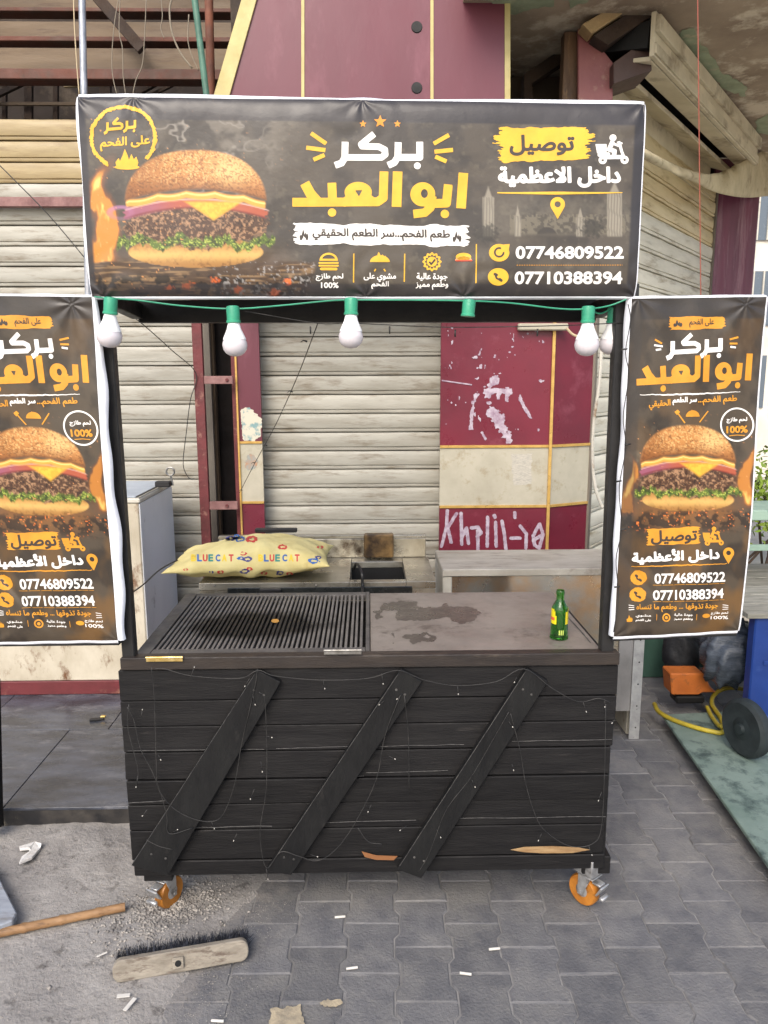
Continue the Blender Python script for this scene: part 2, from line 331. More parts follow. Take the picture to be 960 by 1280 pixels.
# ================================================================ printed artwork
def lay(Cc, col, m): m = np.clip(m, 0, 1)[..., None]; return Cc*(1-m)+np.array(col)*m
def paint_burger(Cc, X, Y, cx, y0, y1, hw, seed):
    s = (X-cx)/hw; t = (Y-y0)/(y1-y0); px = 1.5/hw                   # s -1..1, t 0 top .. 1 bottom
    e = lambda d: sstep(px*.8, -px*.8, d)
    wob = (fbm(X*.12, Y*.12, seed, 2)-.5)*.06; gr = fbm(X*.33, Y*.33, seed+2, 4); gr2 = fbm(X*.8, Y*.8, seed+4, 3)
    # bottom bun
    d = np.maximum(np.hypot(s/.9, (t-.86)/.15)-1, 0*s)*.15; sh = sstep(.75, 1.02, t)
    Cc = lay(Cc, lin(186, 136, 70), e(np.hypot(s/.92, (t-.875)/.135)-1)*1.); Cc = lay(Cc, lin(120, 78, 34), e(np.hypot(s/.92, (t-.875)/.135)-1)*(sstep(.5, .75, gr)*.5+sh*.45))
    Cc = lay(Cc, lin(232, 192, 112), e(np.hypot(s/.92, (t-.875)/.135)-1)*sstep(.25, .0, abs(t-.90)*3)*.55)
    # patty
    d = np.hypot(s/.97, (t-.655)/(.185+.02*np.sin(s*7+seed)))-1+(fbm(X*.25, Y*.25, seed+9, 2)-.5)*.25; mk = e(d*.2)
    Cc = lay(Cc, lin(78, 50, 32), mk); Cc = lay(Cc, lin(170, 130, 96), mk*sstep(.48, .66, gr)*.9); Cc = lay(Cc, lin(34, 18, 10), mk*sstep(.46, .3, gr2)*.85)
    # lettuce
    yy = .795+.018*np.sin(s*11+seed)+(fbm(X*.2, X*0+seed, seed+3, 3)-.5)*.09; th = .018+.042*fbm(X*.3, X*0+7., seed+1, 2)
    mk = e((abs(t-yy)-th))*e(abs(s)-1.08); Cc = lay(Cc, lin(84, 104, 32), mk); Cc = lay(Cc, lin(176, 186, 84), mk*sstep(.55, .68, gr2)); Cc = lay(Cc, lin(36, 46, 14), mk*sstep(.5, .38, gr)*.85)
    # onion and tomato
    yy = .435+.10*s*s; mk = e(abs(t-yy-.02)-.045)*e(abs(s)-1.0+.06*vnoise(X*.2, Y*.6, 3))
    Cc = lay(Cc, lin(170, 84, 58), mk*sstep(.04, .03, abs(t-yy-.02))); Cc = lay(Cc, lin(150, 84, 104), mk*sstep(-.1, -.8, s)); Cc = lay(Cc, lin(232, 188, 176), mk*sstep(.012, .0, abs(t-yy+.02))*.9); Cc = lay(Cc, lin(110, 36, 30), mk*sstep(.02, .0, abs(t-yy-.055))*.8)
    # cheese and its corner
    tri = np.maximum(abs(s-.25)*.42+(t-.60), .44-t); mk = e(tri*.7); Cc = lay(Cc, lin(238, 178, 58), mk); Cc = lay(Cc, lin(206, 132, 34), mk*sstep(.45, .6, gr)*.4)
    yy = .372+.09*s*s+.020*np.abs(np.sin(s*8+seed)); mk = e(abs(t-yy)-.030)*e(abs(s)-.95); Cc = lay(Cc, lin(222, 158, 66), mk); Cc = lay(Cc, lin(250, 214, 130), mk*sstep(.012, 0, abs(t-yy+.012)))
    # top bun
    sq = np.abs(s/.96)**2.3+np.clip((.44-t)/.45, 0, 9)**2.1-1; un = t-(.325+.105*s*s); d = np.maximum(sq*.25, un); mk = e(d)
    b = np.clip(1-t*1.3, 0, 1)
    base = np.array(lin(170, 106, 50))*(1-b[..., None])+np.array(lin(194, 136, 76))*b[..., None]
    Cc = Cc*(1-mk[..., None])+base*mk[..., None]
    Cc = lay(Cc, lin(124, 68, 26), mk*sstep(-.15, -.95, s)*.55); Cc = lay(Cc, lin(240, 200, 132), mk*sstep(.45, .0, np.hypot(s-.5, (t-.17)*2))*.6); Cc = lay(Cc, lin(110, 60, 24), mk*sstep(-.16, .0, un)*.5)
    Cc = lay(Cc, lin(96, 56, 26), mk*sstep(.56, .64, fbm(X*.5, Y*.65, seed+30, 2))*.6); Cc = lay(Cc, lin(226, 184, 120), mk*sstep(.58, .68, fbm(X*.62, Y*.8, seed+40, 2))*.8*sstep(.34, .2, t)*sstep(-1.1, .3, s+.3))
    Cc = lay(Cc, lin(90, 48, 20), mk*sstep(.02, .0, abs(un))*.7)
    return Cc
def flames(Cc, X, Y, cx, y0, y1, hw, seed, k=1.):
    t = np.clip((y1-Y)/(y1-y0), 0, 1.2); n = fbm(X*.07, Y*.035, seed, 4); s = abs(X-cx-12*np.sin(Y*.06+seed)*t)/(hw*(1.05-.75*t))
    m = sstep(1.1, .2, s+(n-.5)*1.3)*sstep(1.15, .8, t)*sstep(-.1, .05, (y1-Y)/(y1-y0))
    Cc = lay(Cc, lin(150, 84, 34), m*.8*k); Cc = lay(Cc, lin(214, 140, 52), sstep(.55, .85, m)*.8*k); Cc = lay(Cc, lin(250, 206, 110), sstep(.8, 1., m)*sstep(.45, .6, n)*k); return Cc
def speck(Cc, X, Y, f, thr, col, m): return lay(Cc, col, sstep(thr, thr+.04, vnoise(X*f, Y*f, 91))*m)
def art_main(X, Y):
    Cc = np.zeros(X.shape+(3,))+np.array(lin(80, 72, 62)); n = fbm(X*.03, Y*.03, 5, 5)
    Cc = lay(Cc, lin(60, 54, 48), sstep(.4, .65, n)); Cc = lay(Cc, lin(100, 92, 78), sstep(.6, .8, fbm(X*.12, Y*.12, 8, 4))*.5)
    rg = 1-abs(fbm(X*.022, Y*.03, 12, 4)*2-1); Cc = lay(Cc, lin(170, 162, 150), sstep(.93, .995, rg)*.55*sstep(380, 250, X)*sstep(160, 230, X)*sstep(290, 200, Y))
    Cc = lay(Cc, lin(128, 120, 108), sstep(.52, .7, fbm(X*.04, Y*.05, 22, 4))*.5*sstep(190, 250, X)*sstep(380, 330, X)*sstep(260, 170, Y))
    Cc = flames(Cc, X, Y, 130, 205, 330, 30, 3)
    Cc = lay(Cc, lin(120, 84, 46), sstep(40, 0, abs(Y-338))*sstep(120, 150, X)*sstep(390, 330, X)*.35)
    # wooden board with embers
    bd = sstep(326, 329, Y+(fbm(X*.1, Y*0, 3, 2)-.5)*4)*sstep(372, 366, Y)*sstep(112, 120, X)*sstep(397, 388, X+(Y-350)*.3)
    Cc = lay(Cc, lin(74, 56, 42), bd); Cc = lay(Cc, lin(136, 108, 76), bd*sstep(.5, .68, fbm(X*.035, Y*.4, 33, 4))*.9); Cc = lay(Cc, lin(26, 22, 20), bd*sstep(.52, .4, fbm(X*.12, Y*.14, 34, 4))*sstep(338, 348, Y)*.9)
    Cc = lay(Cc, lin(176, 172, 168), bd*sstep(.62, .7, fbm(X*.3, Y*.3, 36, 3))*sstep(260, 285, X)*.6)
    for ex, ey, er in ((238, 357, 9), (272, 350, 7), (300, 362, 8), (345, 366, 9), (362, 352, 6), (215, 360, 5)): Cc = lay(Cc, lin(232, 110, 48), sstep(er, er*.3, np.hypot(X-ex, (Y-ey)*1.5)+(fbm(X*.3, Y*.3, 44, 2)-.5)*12)*.9)
    Cc = paint_burger(Cc, X, Y, 247, 189, 333, 93, 1)
    on = np.hypot((X-152)/18, (Y-266)/9); Cc = lay(Cc, lin(176, 120, 160), sstep(.35, .1, abs(on-.8))*sstep(285, 250, Y)*sstep(175, 155, X)*.8)
    Cc = speck(Cc, X, Y, .35, .93, lin(236, 160, 90), sstep(420, 150, X)*.8)
    # grey view of a town wall behind the telephone numbers
    t = fbm(X*.25, Y*.25, 55, 4); sk = sstep(600, 640, X)*sstep(800, 780, X)*sstep(296, 290, Y); wall = ((Y > 268+3*((X*.18) % 1 > .5)) & (X > 640)).astype(float)
    Cc = lay(Cc, lin(124, 118, 104), sk*sstep(240, 258, Y)*.4*t); Cc = lay(Cc, lin(112, 104, 88), sk*wall*.8); Cc = lay(Cc, lin(66, 60, 52), sk*wall*sstep(.48, .58, t)*.8)
    Cc = lay(Cc, lin(60, 54, 48), sk*sstep(1, .9, np.hypot((X-686)/14, (Y-298)/15)))
    for tx, tw, ty in ((614, 7, 246), (650, 4, 270), (769, 9, 240), (727, 5, 272)):
        tm = sstep(tw+.8, tw-.8, abs(X-tx))*sstep(ty-1, ty+1, Y)*sstep(297, 294, Y); Cc = lay(Cc, lin(150, 142, 126), tm*.85); Cc = lay(Cc, lin(84, 78, 68), tm*sstep(.2, .6, np.sin(X*1.8))*.6)
        Cc = lay(Cc, lin(150, 142, 126), sstep(1, .6, (abs(X-tx)/(tw*.8)+(ty-Y)/16))*(Y < ty)*(Y > ty-16)*.8)
    for pxx, pyy in ((612, 292), (742, 285)): Cc = lay(Cc, lin(48, 44, 38), sstep(18, 10, np.hypot(X-pxx, (Y-pyy)*1.3)+(fbm(X*.4, Y*.4, 66, 3)-.5)*18)*.8)
    # dark frame printed round the picture
    fr = np.maximum.reduce([sstep(154, 151, Y-(X-450)*.012), sstep(353, 356, Y)*.8, sstep(114, 110, X-(Y-240)*.06), sstep(788, 792, X+(Y-240)*.05)])
    Cc = lay(Cc, lin(46, 43, 46), fr*.92); return Cc
def art_side(X, Y):
    Cc = np.zeros(X.shape+(3,))+np.array(lin(76, 66, 54)); n = fbm(X*.04, Y*.03, 15, 5); low = sstep(560, 780, Y)
    Cc = lay(Cc, lin(54, 46, 38), sstep(.4, .65, n)); Cc = lay(Cc, lin(116, 84, 44), sstep(.45, .7, fbm(X*.03, Y*.02, 19, 4))*(.25+.5*low))
    Cc = lay(Cc, lin(120, 110, 92), sstep(.55, .75, fbm(X*.06, Y*.06, 25, 5))*.6*sstep(520, 545, Y)*sstep(600, 560, Y)*sstep(850, 800, X))
    Cc = flames(Cc, X, Y, 784, 570, 640, 13, 4, .8); Cc = flames(Cc, X, Y, 935, 555, 630, 15, 6, .7)
    Cc = lay(Cc, lin(150, 96, 42), sstep(30, 0, abs(Y-640))*sstep(780, 810, X)*sstep(940, 900, X)*.5)
    Cc = paint_burger(Cc, X, Y, 860, 532, 637, 62, 7)
    ch = sstep(634, 642, Y)*sstep(668, 655, Y); Cc = lay(Cc, lin(34, 28, 24), ch*sstep(.45, .55, fbm(X*.15, Y*.15, 71, 4))*.8); Cc = speck(Cc, X, Y, .5, .86, lin(226, 120, 50), ch)
    Cc = speck(Cc, X, Y, .4, .94, lin(220, 150, 90), sstep(500, 560, Y)*sstep(680, 640, Y))
    fr = np.maximum.reduce([sstep(400, 397, Y-(X-870)*-.01), sstep(796, 792, X+(Y-600)*.05)*.7, sstep(936, 941, X+(Y-600)*.07)*.6]); Cc = lay(Cc, lin(50, 46, 44), fr*.8); return Cc
def homog(src):                                                      # unit square -> four photo points TL, TR, BR, BL
    uv = [(0, 0), (1, 0), (1, 1), (0, 1)]; A = []; b = []
    for (u, v), (x, y) in zip(uv, src): A += [[u, v, 1, 0, 0, 0, -u*x, -v*x], [0, 0, 0, u, v, 1, -u*y, -v*y]]; b += [x, y]
    h = np.append(np.linalg.solve(np.array(A, float), np.array(b, float)), 1).reshape(3, 3); return h, np.linalg.inv(h)
def happly(H, x, y): q = H[2, 0]*x+H[2, 1]*y+H[2, 2]; return (H[0, 0]*x+H[0, 1]*y+H[0, 2])/q, (H[1, 0]*x+H[1, 1]*y+H[1, 2])/q
class Cloth:
    def __init__(s, px_corners, world, wrinkle, edge=.0):
        s.H, s.Hi = homog(px_corners); s.Wd = [np.array(p, float) for p in world]; s.wr = wrinkle; s.edge = edge
    def uv(s, u, v, off=0.):
        a, b, c, d = s.Wd; u_ = u[..., None]; v_ = v[..., None]
        P = (a*(1-u_)+b*u_)*(1-v_)+(d*(1-u_)+c*u_)*v_; y = s.wr(u, v)-off; P[..., 1] += y; return P
    def px(s, x, y, off=0.): u, v = happly(s.Hi, x, y); return s.uv(u, v, off)
    def sheet(s, name, nx, ny, art, mat, parent):
        u, v = np.meshgrid(np.linspace(0, 1, nx), np.linspace(0, 1, ny)); P = s.uv(u, v); X, Y = happly(s.H, u, v); col = art(X, Y)*.86
        vi = np.arange(nx*ny).reshape(ny, nx); F = np.stack([vi[:-1, :-1], vi[1:, :-1], vi[1:, 1:], vi[:-1, 1:]], -1).reshape(-1, 4)
        me = bpy.data.meshes.new(name); me.vertices.add(nx*ny); me.vertices.foreach_set('co', P.reshape(-1).astype('f')); me.loops.add(F.size); me.loops.foreach_set('vertex_index', F.reshape(-1).astype('i'))
        me.polygons.add(len(F)); me.polygons.foreach_set('loop_start', (np.arange(len(F))*4).astype('i')); me.polygons.foreach_set('loop_total', np.full(len(F), 4, 'i')); me.update(calc_edges=True)
        at = me.attributes.new('print', 'FLOAT_COLOR', 'POINT'); at.data.foreach_set('color', np.concatenate([col.reshape(-1, 3), np.ones((nx*ny, 1))], 1).reshape(-1).astype('f'))
        return link(name, me, mat, parent, True)

# the two big words, drawn as strokes (units of their own)
w_burger = s_u(s_path([(675, 150), (675, 228), (560, 228)], 17), s_circ(663, 270, 17), s_path([(568, 152), (566, 226), (548, 254), (517, 268)], 17),
               s_path([(448, 110), (383, 163), (388, 172), (470, 174), (501, 190), (503, 214), (485, 228), (290, 228)], 16), s_path([(303, 150), (301, 230), (285, 256), (252, 268)], 17))
_eye = s_sub(s_u(s_ell(368, 402, 68, 52), s_circ(368, 400, 10)), s_poly([(352, 392), (388, 392), (372, 424)]))
w_name = s_u(s_seg((892, 304), (880, 481), 24), s_path([(817, 362), (808, 455), (715, 458)], 22), s_circ(800, 509, 21), s_sub(s_ell(690, 412, 62, 60), s_ell(698, 408, 17, 22)), s_path([(738, 420), (728, 478), (700, 503), (643, 510)], 21),
             s_seg((565, 298), (559, 475), 24), s_path([(497, 298), (493, 430), (465, 450), (38, 452)], 22), _eye, s_seg((330, 430), (300, 452), 22, True), s_seg((408, 425), (440, 450), 22, True),
             s_path([(236, 354), (240, 450)], 22), s_circ(237, 503, 21), s_path([(100, 356), (128, 408), (162, 446)], 25))
def wr_main(u, v):
    w_ = .0016*np.sin(u*9+v*3)+.0012*np.sin(u*23+v*7+1)
    for tu, tv, a in ((.0, 0, .006), (.10, 0, .005), (.5, 0, .004), (1, 0, .006), (.02, 1, .006), (.5, 1, .006), (.68, 1, .006), (.33, 1, .004), (1, 1, .006)):
        r = np.hypot((u-tu)*1.5, (v-tv)*.5); th = np.arctan2((v-tv)*.5, (u-tu)*1.5+1e-9); w_ = w_+a*.45*np.exp(-r/.07)*np.sin(th*7+3*np.sin(r*30))
    return w_+.012*np.exp(-v/.035)+.016*np.exp(-(1-v)/.05)+.004*np.exp(-u/.02)+.004*np.exp(-(1-u)/.02)
def wr_side(ph):
    def f(u, v):
        w_ = .004*np.sin(v*7+ph)*u+.003*np.sin((u*2.2+v*4)*2.2+ph)+.0016*np.sin(u*21+ph+v*3)
        for tu, tv in ((0.05, 0), (.85, .02), (0, 1), (1, 1)):
            r = np.hypot((u-tu)*.38, (v-tv)*.98); th = np.arctan2((v-tv), (u-tu)*.4+1e-9); w_ = w_+.0018*np.exp(-r/.1)*np.sin(th*8)
        d = (u*.38-(v-.72)*.75); return w_+.004*np.exp(-(d/.014)**2)*sstep(.7, .8, v)*sstep(1., .9, v)+.008*np.exp(-(1-v)/.02)
    return f
def add(cl, parent, name, f, box, mat, h=.6, off=.0009, key=None): return decal(name, f, box, h, cl.px, off, mat, parent, key)

# ================================================================ the big banner over the cart
BY = -.055
cM = [(95, 118), (808, 128), (795, 370), (112, 370)]
wM = [W(x, y, BY) for x, y in cM]
clM = Cloth(cM, wM, wr_main)
bt = thing('main_banner', 'wide black burger banner printed in yellow and white, tied across the top of the cart', 'banner', W(452, 370, BY))

clM.sheet('printed_cloth', 560, 190, art_main, m_print, bt)
def hem_strip(pts_f, n, name, parent):                                # white cloth folded back round the frame
    V = []; Fc = []
    for k in range(n+1):
        t = k/n; a, b, c, d = pts_f(t); V += [a, b, c, d]
    for k in range(n):
        for j in range(3): Fc.append((4*k+j, 4*k+j+1, 4*k+j+5, 4*k+j+4))
    return raw(name, V, Fc, m_hem, parent, True)
def top_hem(t):
    p = clM.uv(np.array(t), np.array(0.)); q = np.array([0, 0, 1.]); a = .004*math.sin(t*40)+.003*math.sin(t*17)
    return p, p+(0, .001, .006+.003*math.sin(t*9)), p+(0, .03, .010+a), p+(0, .06, .002+a)
hem_strip(top_hem, 60, 'folded_hem', bt)
hem_strip(lambda t: (lambda p: (p, p+(-.004-.003*math.sin(t*11), 0, 0), p+(-.008-.004*math.sin(t*8), .03, 0), p+(-.004, .06, 0)))(clM.uv(np.array(0.), np.array(t))), 30, 'folded_hem', bt)
hem_strip(lambda t: (lambda p: (p, p+(0.001, 0, -.004-.002*math.sin(t*13)), p+(0, .02, -.006), p+(0, .045, -.003)))(clM.uv(np.array(t), np.array(1.))), 60, 'folded_hem', bt)
hem_strip(lambda t: (lambda p: (p, p+(.003, 0, 0), p+(.006+.004*math.sin(t*8), .03, 0), p+(.004, .06, 0)))(clM.uv(np.array(1.), np.array(t))), 30, 'folded_hem', bt)
A = lambda n, f, box, mat, h=.6, off=.0009: add(clM, bt, n, f, box, mat, h, off)
z4 = lambda f, x0, y0, x1, y1: (s_xf(f, (0, 0, 960, 560), (360, 140, 600, 280)), (x0, y0, x1, y1))
A('lettering', *z4(w_burger, 418, 164, 540, 214), m_whi, .8); A('lettering', *z4(w_name, 366, 211, 592, 274), m_yel, .8)
for q in ((458, 155, 5), (479.5, 152, 8.5), (501, 155, 5)): A('star', s_star(*q), (q[0]-10, q[1]-10, q[0]+10, q[1]+10), m_star, .5)
for p, q in (((393, 167), (412, 180)), ((387, 185), (411, 188)), ((396, 200), (410, 194)), ((546, 180), (565, 169)), ((547, 190), (570, 187.5)), ((548, 196), (562, 202))): A('accent_stroke', s_seg(p, q, 2.6), (min(p[0], q[0])-4, min(p[1], q[1])-4, max(p[0], q[0])+4, max(p[1], q[1])+4), m_yel, .6)
A('brush_mark', s_brush(368, 280, 593, 307, 9, .012, 4), (355, 274, 606, 312), m_whi, .8, .0007)
A('lettering', s_text('طعم الفحم...سر الطعم الحقيقي', 395, 286.5, 566, 301, .42, .012), (390, 282, 572, 306), m_dkp, .42, .0014)
A('flame_icon', s_sub(s_flame(384, 300, 10, 14), s_flame(384, 301, 4, 7)), (376, 283, 392, 302), m_dkp, .5, .0014); A('flame_icon', s_sub(s_flame(575, 302, 10, 14), s_flame(575, 303, 4, 7)), (567, 285, 583, 304), m_dkp, .5, .0014)
A('burger_icon', s_burger_icon(415, 327, 11.5), (400, 314, 430, 340), m_yel, .45)
A('fire_bowl_icon', s_u(s_sub(s_sub(s_ell(479, 328, 12.5, 9), lambda x, y: 327.5-y), s_seg((468, 331), (490, 331), .5)), s_seg((474, 336), (472, 339), .8), s_seg((484, 336), (486, 339), .8), s_flame(479, 326.5, 15, 12)), (464, 312, 495, 341), m_yel, .45)
A('badge_icon', s_u(lambda x, y: abs(np.hypot(x-544, y-327)-9.6-.9*np.cos(12*np.arctan2(y-327, x-544)))-1.5, s_circ(544, 327, 6.3)), (530, 314, 558, 341), m_yel, .45)
A('tick_icon', s_path([(540.5, 327), (543, 330), (548, 324)], 1.1), (538, 321, 551, 333), m_dkp, .4, .0014)
A('burger_icon', s_ell(583, 321, 9.5, 5), (572, 315, 594, 328), m_yel, .5); A('burger_icon', s_sub(s_ell(583, 326, 10.5, 6), lambda x, y: 325.5-y), (570, 318, 596, 334), m_bun, .5); A('burger_icon', s_seg((574, 325.6), (593, 325.6), .9, True), (570, 323, 596, 328), m_red, .4, .0014)
for x, ya, yb in ((446.5, 317, 353), (510, 317, 352), (599, 305, 354)): A('divider_line', s_seg((x, ya), (x-.5, yb), .75), (x-3, ya-2, x+3, yb+2), m_yel, .5)
A('lettering', s_text('لحم طازج', 399, 342, 433, 351, .25), (396, 339, 436, 354), m_whi, .32); A('lettering', s_text('100%', 405.5, 353, 427, 359.5, .3, ar=False), (402, 351, 430, 361), m_whi, .32)
A('lettering', s_text('مشوي على', 459, 341, 499, 352, .25), (456, 339, 502, 354), m_whi, .32); A('lettering', s_text('الفحم', 468.5, 351.5, 490, 360.5, .25), (466, 349, 493, 363), m_whi, .32)
A('lettering', s_text('جودة عالية', 525, 341, 563, 351, .25), (522, 339, 566, 354), m_whi, .32); A('lettering', s_text('وطعم مميز', 524, 351.5, 564, 361.5, .25), (521, 349, 567, 364), m_whi, .32)
A('brush_mark', s_brush(620, 158, 745, 202, 13, -.02, 9), (604, 150, 760, 208), m_yel, .8, .0007)
A('lettering', s_text('توصيل', 641, 169, 719, 193.5, .9), (636, 163, 724, 199), m_dkp, .5, .0014)
A('scooter_icon', s_scooter(766, 187, 19.5), (742, 162, 790, 206), m_whi, .45)
A('lettering', s_text('داخل الاعظمية', 627, 209, 775.5, 233.5, 1.25), (621, 204, 781, 238), m_whi, .5)
A('underline_stroke', lambda x, y: abs(y-240.5+.00022*(x-700)**2*.6-1)-np.clip(1.9-abs(x-695)*.017, .3, 2), (625, 234, 778, 246), m_yel, .6)
A('map_pin', s_pin(699, 255.5, 9), (688, 244, 710, 277), m_yel, .5)
A('lettering', s_text('07746809522', 648, 308.5, 779, 323, .7, ar=False), (643, 303, 784, 328), m_whi, .5); A('lettering', s_text('07710388394', 647, 340, 777.5, 354.5, .7, ar=False), (642, 335, 783, 359), m_whi, .5)
A('phone_badge', s_u(s_ell(627, 316, 12.5, 11), s_poly([(631, 306), (640, 305), (638, 318)])), (612, 302, 642, 330), m_yel, .6); A('phone_badge', s_ell(626, 346, 12.8, 10.8), (611, 333, 641, 359), m_yel, .6)
A('phone_icon', s_sub(s_ring(627, 315.5, 5.4, 1.1), s_poly([(629, 309), (636, 314), (630, 316)])), (618, 307, 636, 324), m_dkp, .4, .0014); A('phone_icon', s_phone(626, 346, 8.5), (617, 337, 636, 355), m_dkp, .4, .0014)
A('divider_line', lambda x, y: np.maximum(abs(y-331.5)-.45, abs((x % 3)-1.5)-.9), (648, 329, 778, 334), m_org, .35)
A('brush_ring', lambda x, y: np.maximum(abs(np.hypot(x-155, (y-171.5)*1.07)-41+(fbm(x*.2, y*.2, 2, 3)-.5)*2.4)-2.4-(fbm(x*.5, y*.5, 4, 2)-.5)*2.4, np.where((y > 198) & (x < 185) & (x > 136), 1., -9.)), (110, 128, 200, 216), m_yel, .55)
A('lettering', s_xf(w_burger, (235, 110, 695, 287), (129, 149, 172, 169), -.09), (126, 142, 176, 176), m_yel, .4)
A('lettering', s_text('على الفحم', 126, 171, 189, 187, .5, -.06), (122, 164, 193, 194), m_yel, .4)
A('flame_icon', s_u(s_flame(160, 210, 26, 24), s_ell(160, 209, 16, 3)), (142, 184, 179, 214), m_yel, .5)

# ================================================================ the two narrow side banners
cS = [(790, 373), (958, 371), (925, 790), (768, 797)]
wR = [W(x, y, -.04) for x, y in cS]
wid = np.linalg.norm(wR[1]-wR[0]); zt, zb = wR[0][2], wR[3][2]
wLt = W(114, 371, -.04); wLb = W(146, 802, -.04)
wL = [wLt-(wid, 0, -.004), wLt, wLb, wLb-(wid, 0, 0)]
def side_banner(world, label, ph, name='side_banner'):
    cl = Cloth(cS, world, wr_side(ph)); b = thing(name, label, 'banner', world[3], group='side banners of the food cart')
    cl.sheet('printed_cloth', 150, 360, art_side, m_print, b)
    a = lambda n, f, box, mat, h=.5, off=.0009: add(cl, b, n, f, box, mat, h, off, (n,)+tuple(box))
    a('brush_mark', s_brush(836, 395, 908, 412, 5, -.015, 14), (826, 390, 918, 417), m_org, .6, .0007)
    a('lettering', s_text('على الفحم', 862, 398, 893, 409, .15, -.01), (859, 394, 897, 412), m_dkp, .32, .0014); a('flame_icon', s_sub(s_flame(848, 408, 10, 9), s_flame(848, 409, 4, 4)), (841, 397, 855, 410), m_dkp, .4, .0014)
    a('lettering', s_xf(w_burger, (235, 110, 695, 287), (831, 419.5, 904, 451), -.06), (826, 408, 908, 456), m_whi, .5)
    a('lettering', s_xf(w_name, (38, 298, 915, 531), (796, 448, 942, 492), -.055), (790, 428, 946, 496), m_org, .55)
    for p, q in (((819, 424), (828, 429)), ((818, 431), (829, 432.5)), ((820, 437), (827, 436)), ((912, 424), (923, 421)), ((912, 429), (922, 429)), ((913, 433), (920, 434))): a('accent_stroke', s_seg(p, q, 1.2), (min(p[0], q[0])-3, min(p[1], q[1])-3, max(p[0], q[0])+3, max(p[1], q[1])+3), m_org if p[1] < 430 else m_whi, .4)
    a('underline_stroke', lambda x, y: abs(y-491.5+.00045*(x-870)**2*.6+.035*(x-870)+(fbm(x*.2, y*0, 3)-.5)*1.5)-np.clip(1.1-abs(x-860)*.012, .2, 2), (800, 480, 926, 502), m_whi, .5)
    a('lettering', s_text('طعم الفحم...', 873, 494, 922, 505, .28, -.04), (870, 489, 926, 509), m_org, .34); a('lettering', s_text('سر الطعم', 841, 495.5, 871, 505, .3, -.03), (838, 492, 874, 509), m_whi, .34); a('lettering', s_text('الحقيقي', 811, 499, 838, 511, .28, -.06), (808, 495, 841, 514), m_org, .34)
    a('grill_icon', s_u(s_sub(s_sub(s_ell(866, 520, 9, 8), lambda x, y: 520-y), s_seg((858, 523), (874, 523), .4)), s_flame(866, 519, 13, 8), s_path([(846, 514), (856, 528)], .8), s_poly([(843, 514), (847, 511), (850, 514), (846, 518)]), s_path([(886, 513), (875, 527)], .8)), (840, 507, 890, 530), m_org, .4)
    a('badge_ring', s_ring(922, 530, 20.3, 1., 1, 1), (898, 507, 946, 553), m_whi, .45)
    a('lettering', s_text('لحم طازج', 909, 521, 935, 528, .2, -.02), (906, 518, 938, 531), m_whi, .3); a('lettering', s_text('100%', 909, 532, 935, 540, .5, -.03, False), (905, 529, 938, 543), m_org, .32); a('underline_stroke', s_path([(912, 544), (922, 543), (932, 543.5)], .5), (910, 541, 934, 546), m_org, .35)
    a('brush_mark', s_brush(808, 659, 876, 680, 5, -.05, 21), (798, 650, 886, 688), m_org, .6, .0007); a('lettering', s_text('توصيل', 815, 662, 871, 679, .6, -.04), (811, 656, 875, 684), m_dkp, .36, .0014)
    a('scooter_icon', s_scooter(891, 669, 12.5), (876, 652, 906, 682), m_org, .36)
    a('lettering', s_text('داخل الأعظمية', 791, 686, 898, 703, .8, -.055), (786, 678, 903, 709), m_whi, .4)
    a('map_pin', s_pin(910, 690, 6.8), (901, 681, 919, 706), m_org, .4)
    a('underline_stroke', lambda x, y: abs(y-706+.04*(x-845)+(fbm(x*.25, y*0, 6)-.5)*1.5)-np.clip(.9-abs(x-850)*.009, .1, 2), (790, 698, 908, 712), m_org, .45)
    for cy_, tt in ((722, '07746809522'), (743, '07710388394')):
        xo = 0 if cy_ == 722 else -1.5
        a('lettering', s_text(tt, 819+xo, cy_-6.5, 906+xo, cy_+5.5, .42, -.03, False), (815+xo, cy_-11, 910+xo, cy_+10), m_whi, .4); a('phone_badge', s_rough(s_ell(799+xo, cy_, 10.6, 9), .8, .4, 5), (786+xo, cy_-11, 812+xo, cy_+11), m_org, .45)
        a('phone_icon', s_phone(799+xo, cy_, 7), (790+xo, cy_-8, 808+xo, cy_+8), m_dkp, .36, .0014); a('divider_line', s_seg((816, cy_+9), (906, cy_+6.5), .25), (814, cy_+5, 908, cy_+11), m_org, .4)
    a('lettering', s_text('جودة تذوقها ... وطعم ما تنساه', 796, 754, 898, 764, .2, -.02), (792, 750, 902, 768), m_org, .34)
    for x_ in (790, 908): a('accent_stroke', s_u(*[s_seg((x_-4, 756+k*3.), (x_+3, 757+k*2.2), .4) for k in range(3)]), (x_-6, 753, x_+6, 766), m_whi, .35)
    for x0_, x1_, s1, s2 in ((795, 814, 'مشوي', 'على الفحم'), (843, 866, 'جودة عالية', 'وطعم مميز'), (889, 911, 'لحم طازج', '100%')):
        dy = -(x0_-795)*.035; a('lettering', s_text(s1, x0_, 768+dy, x1_, 772+dy, .1), (x0_-2, 765+dy, x1_+2, 775+dy), m_whi, .3); a('lettering', s_text(s2, x0_, 773.5+dy, x1_, 777.5+dy, .1, 0, s2 != '100%'), (x0_-2, 771+dy, x1_+2, 780+dy), m_whi, .3)
    a('flame_icon', s_flame(787, 777, 7, 9), (782, 766, 792, 779), m_org, .35); a('badge_icon', s_u(s_ring(833, 771.5, 4.4, .9), s_circ(833, 771.5, 2)), (827, 765, 839, 778), m_org, .35); a('burger_icon', s_ell(883, 769.5, 5, 2.8), (876, 765, 890, 774), m_org, .35)
    for x_ in (821, 871): a('divider_line', s_seg((x_, 767), (x_-.3, 775), .3), (x_-2, 765, x_+2, 777), m_org, .35)
    return cl, b
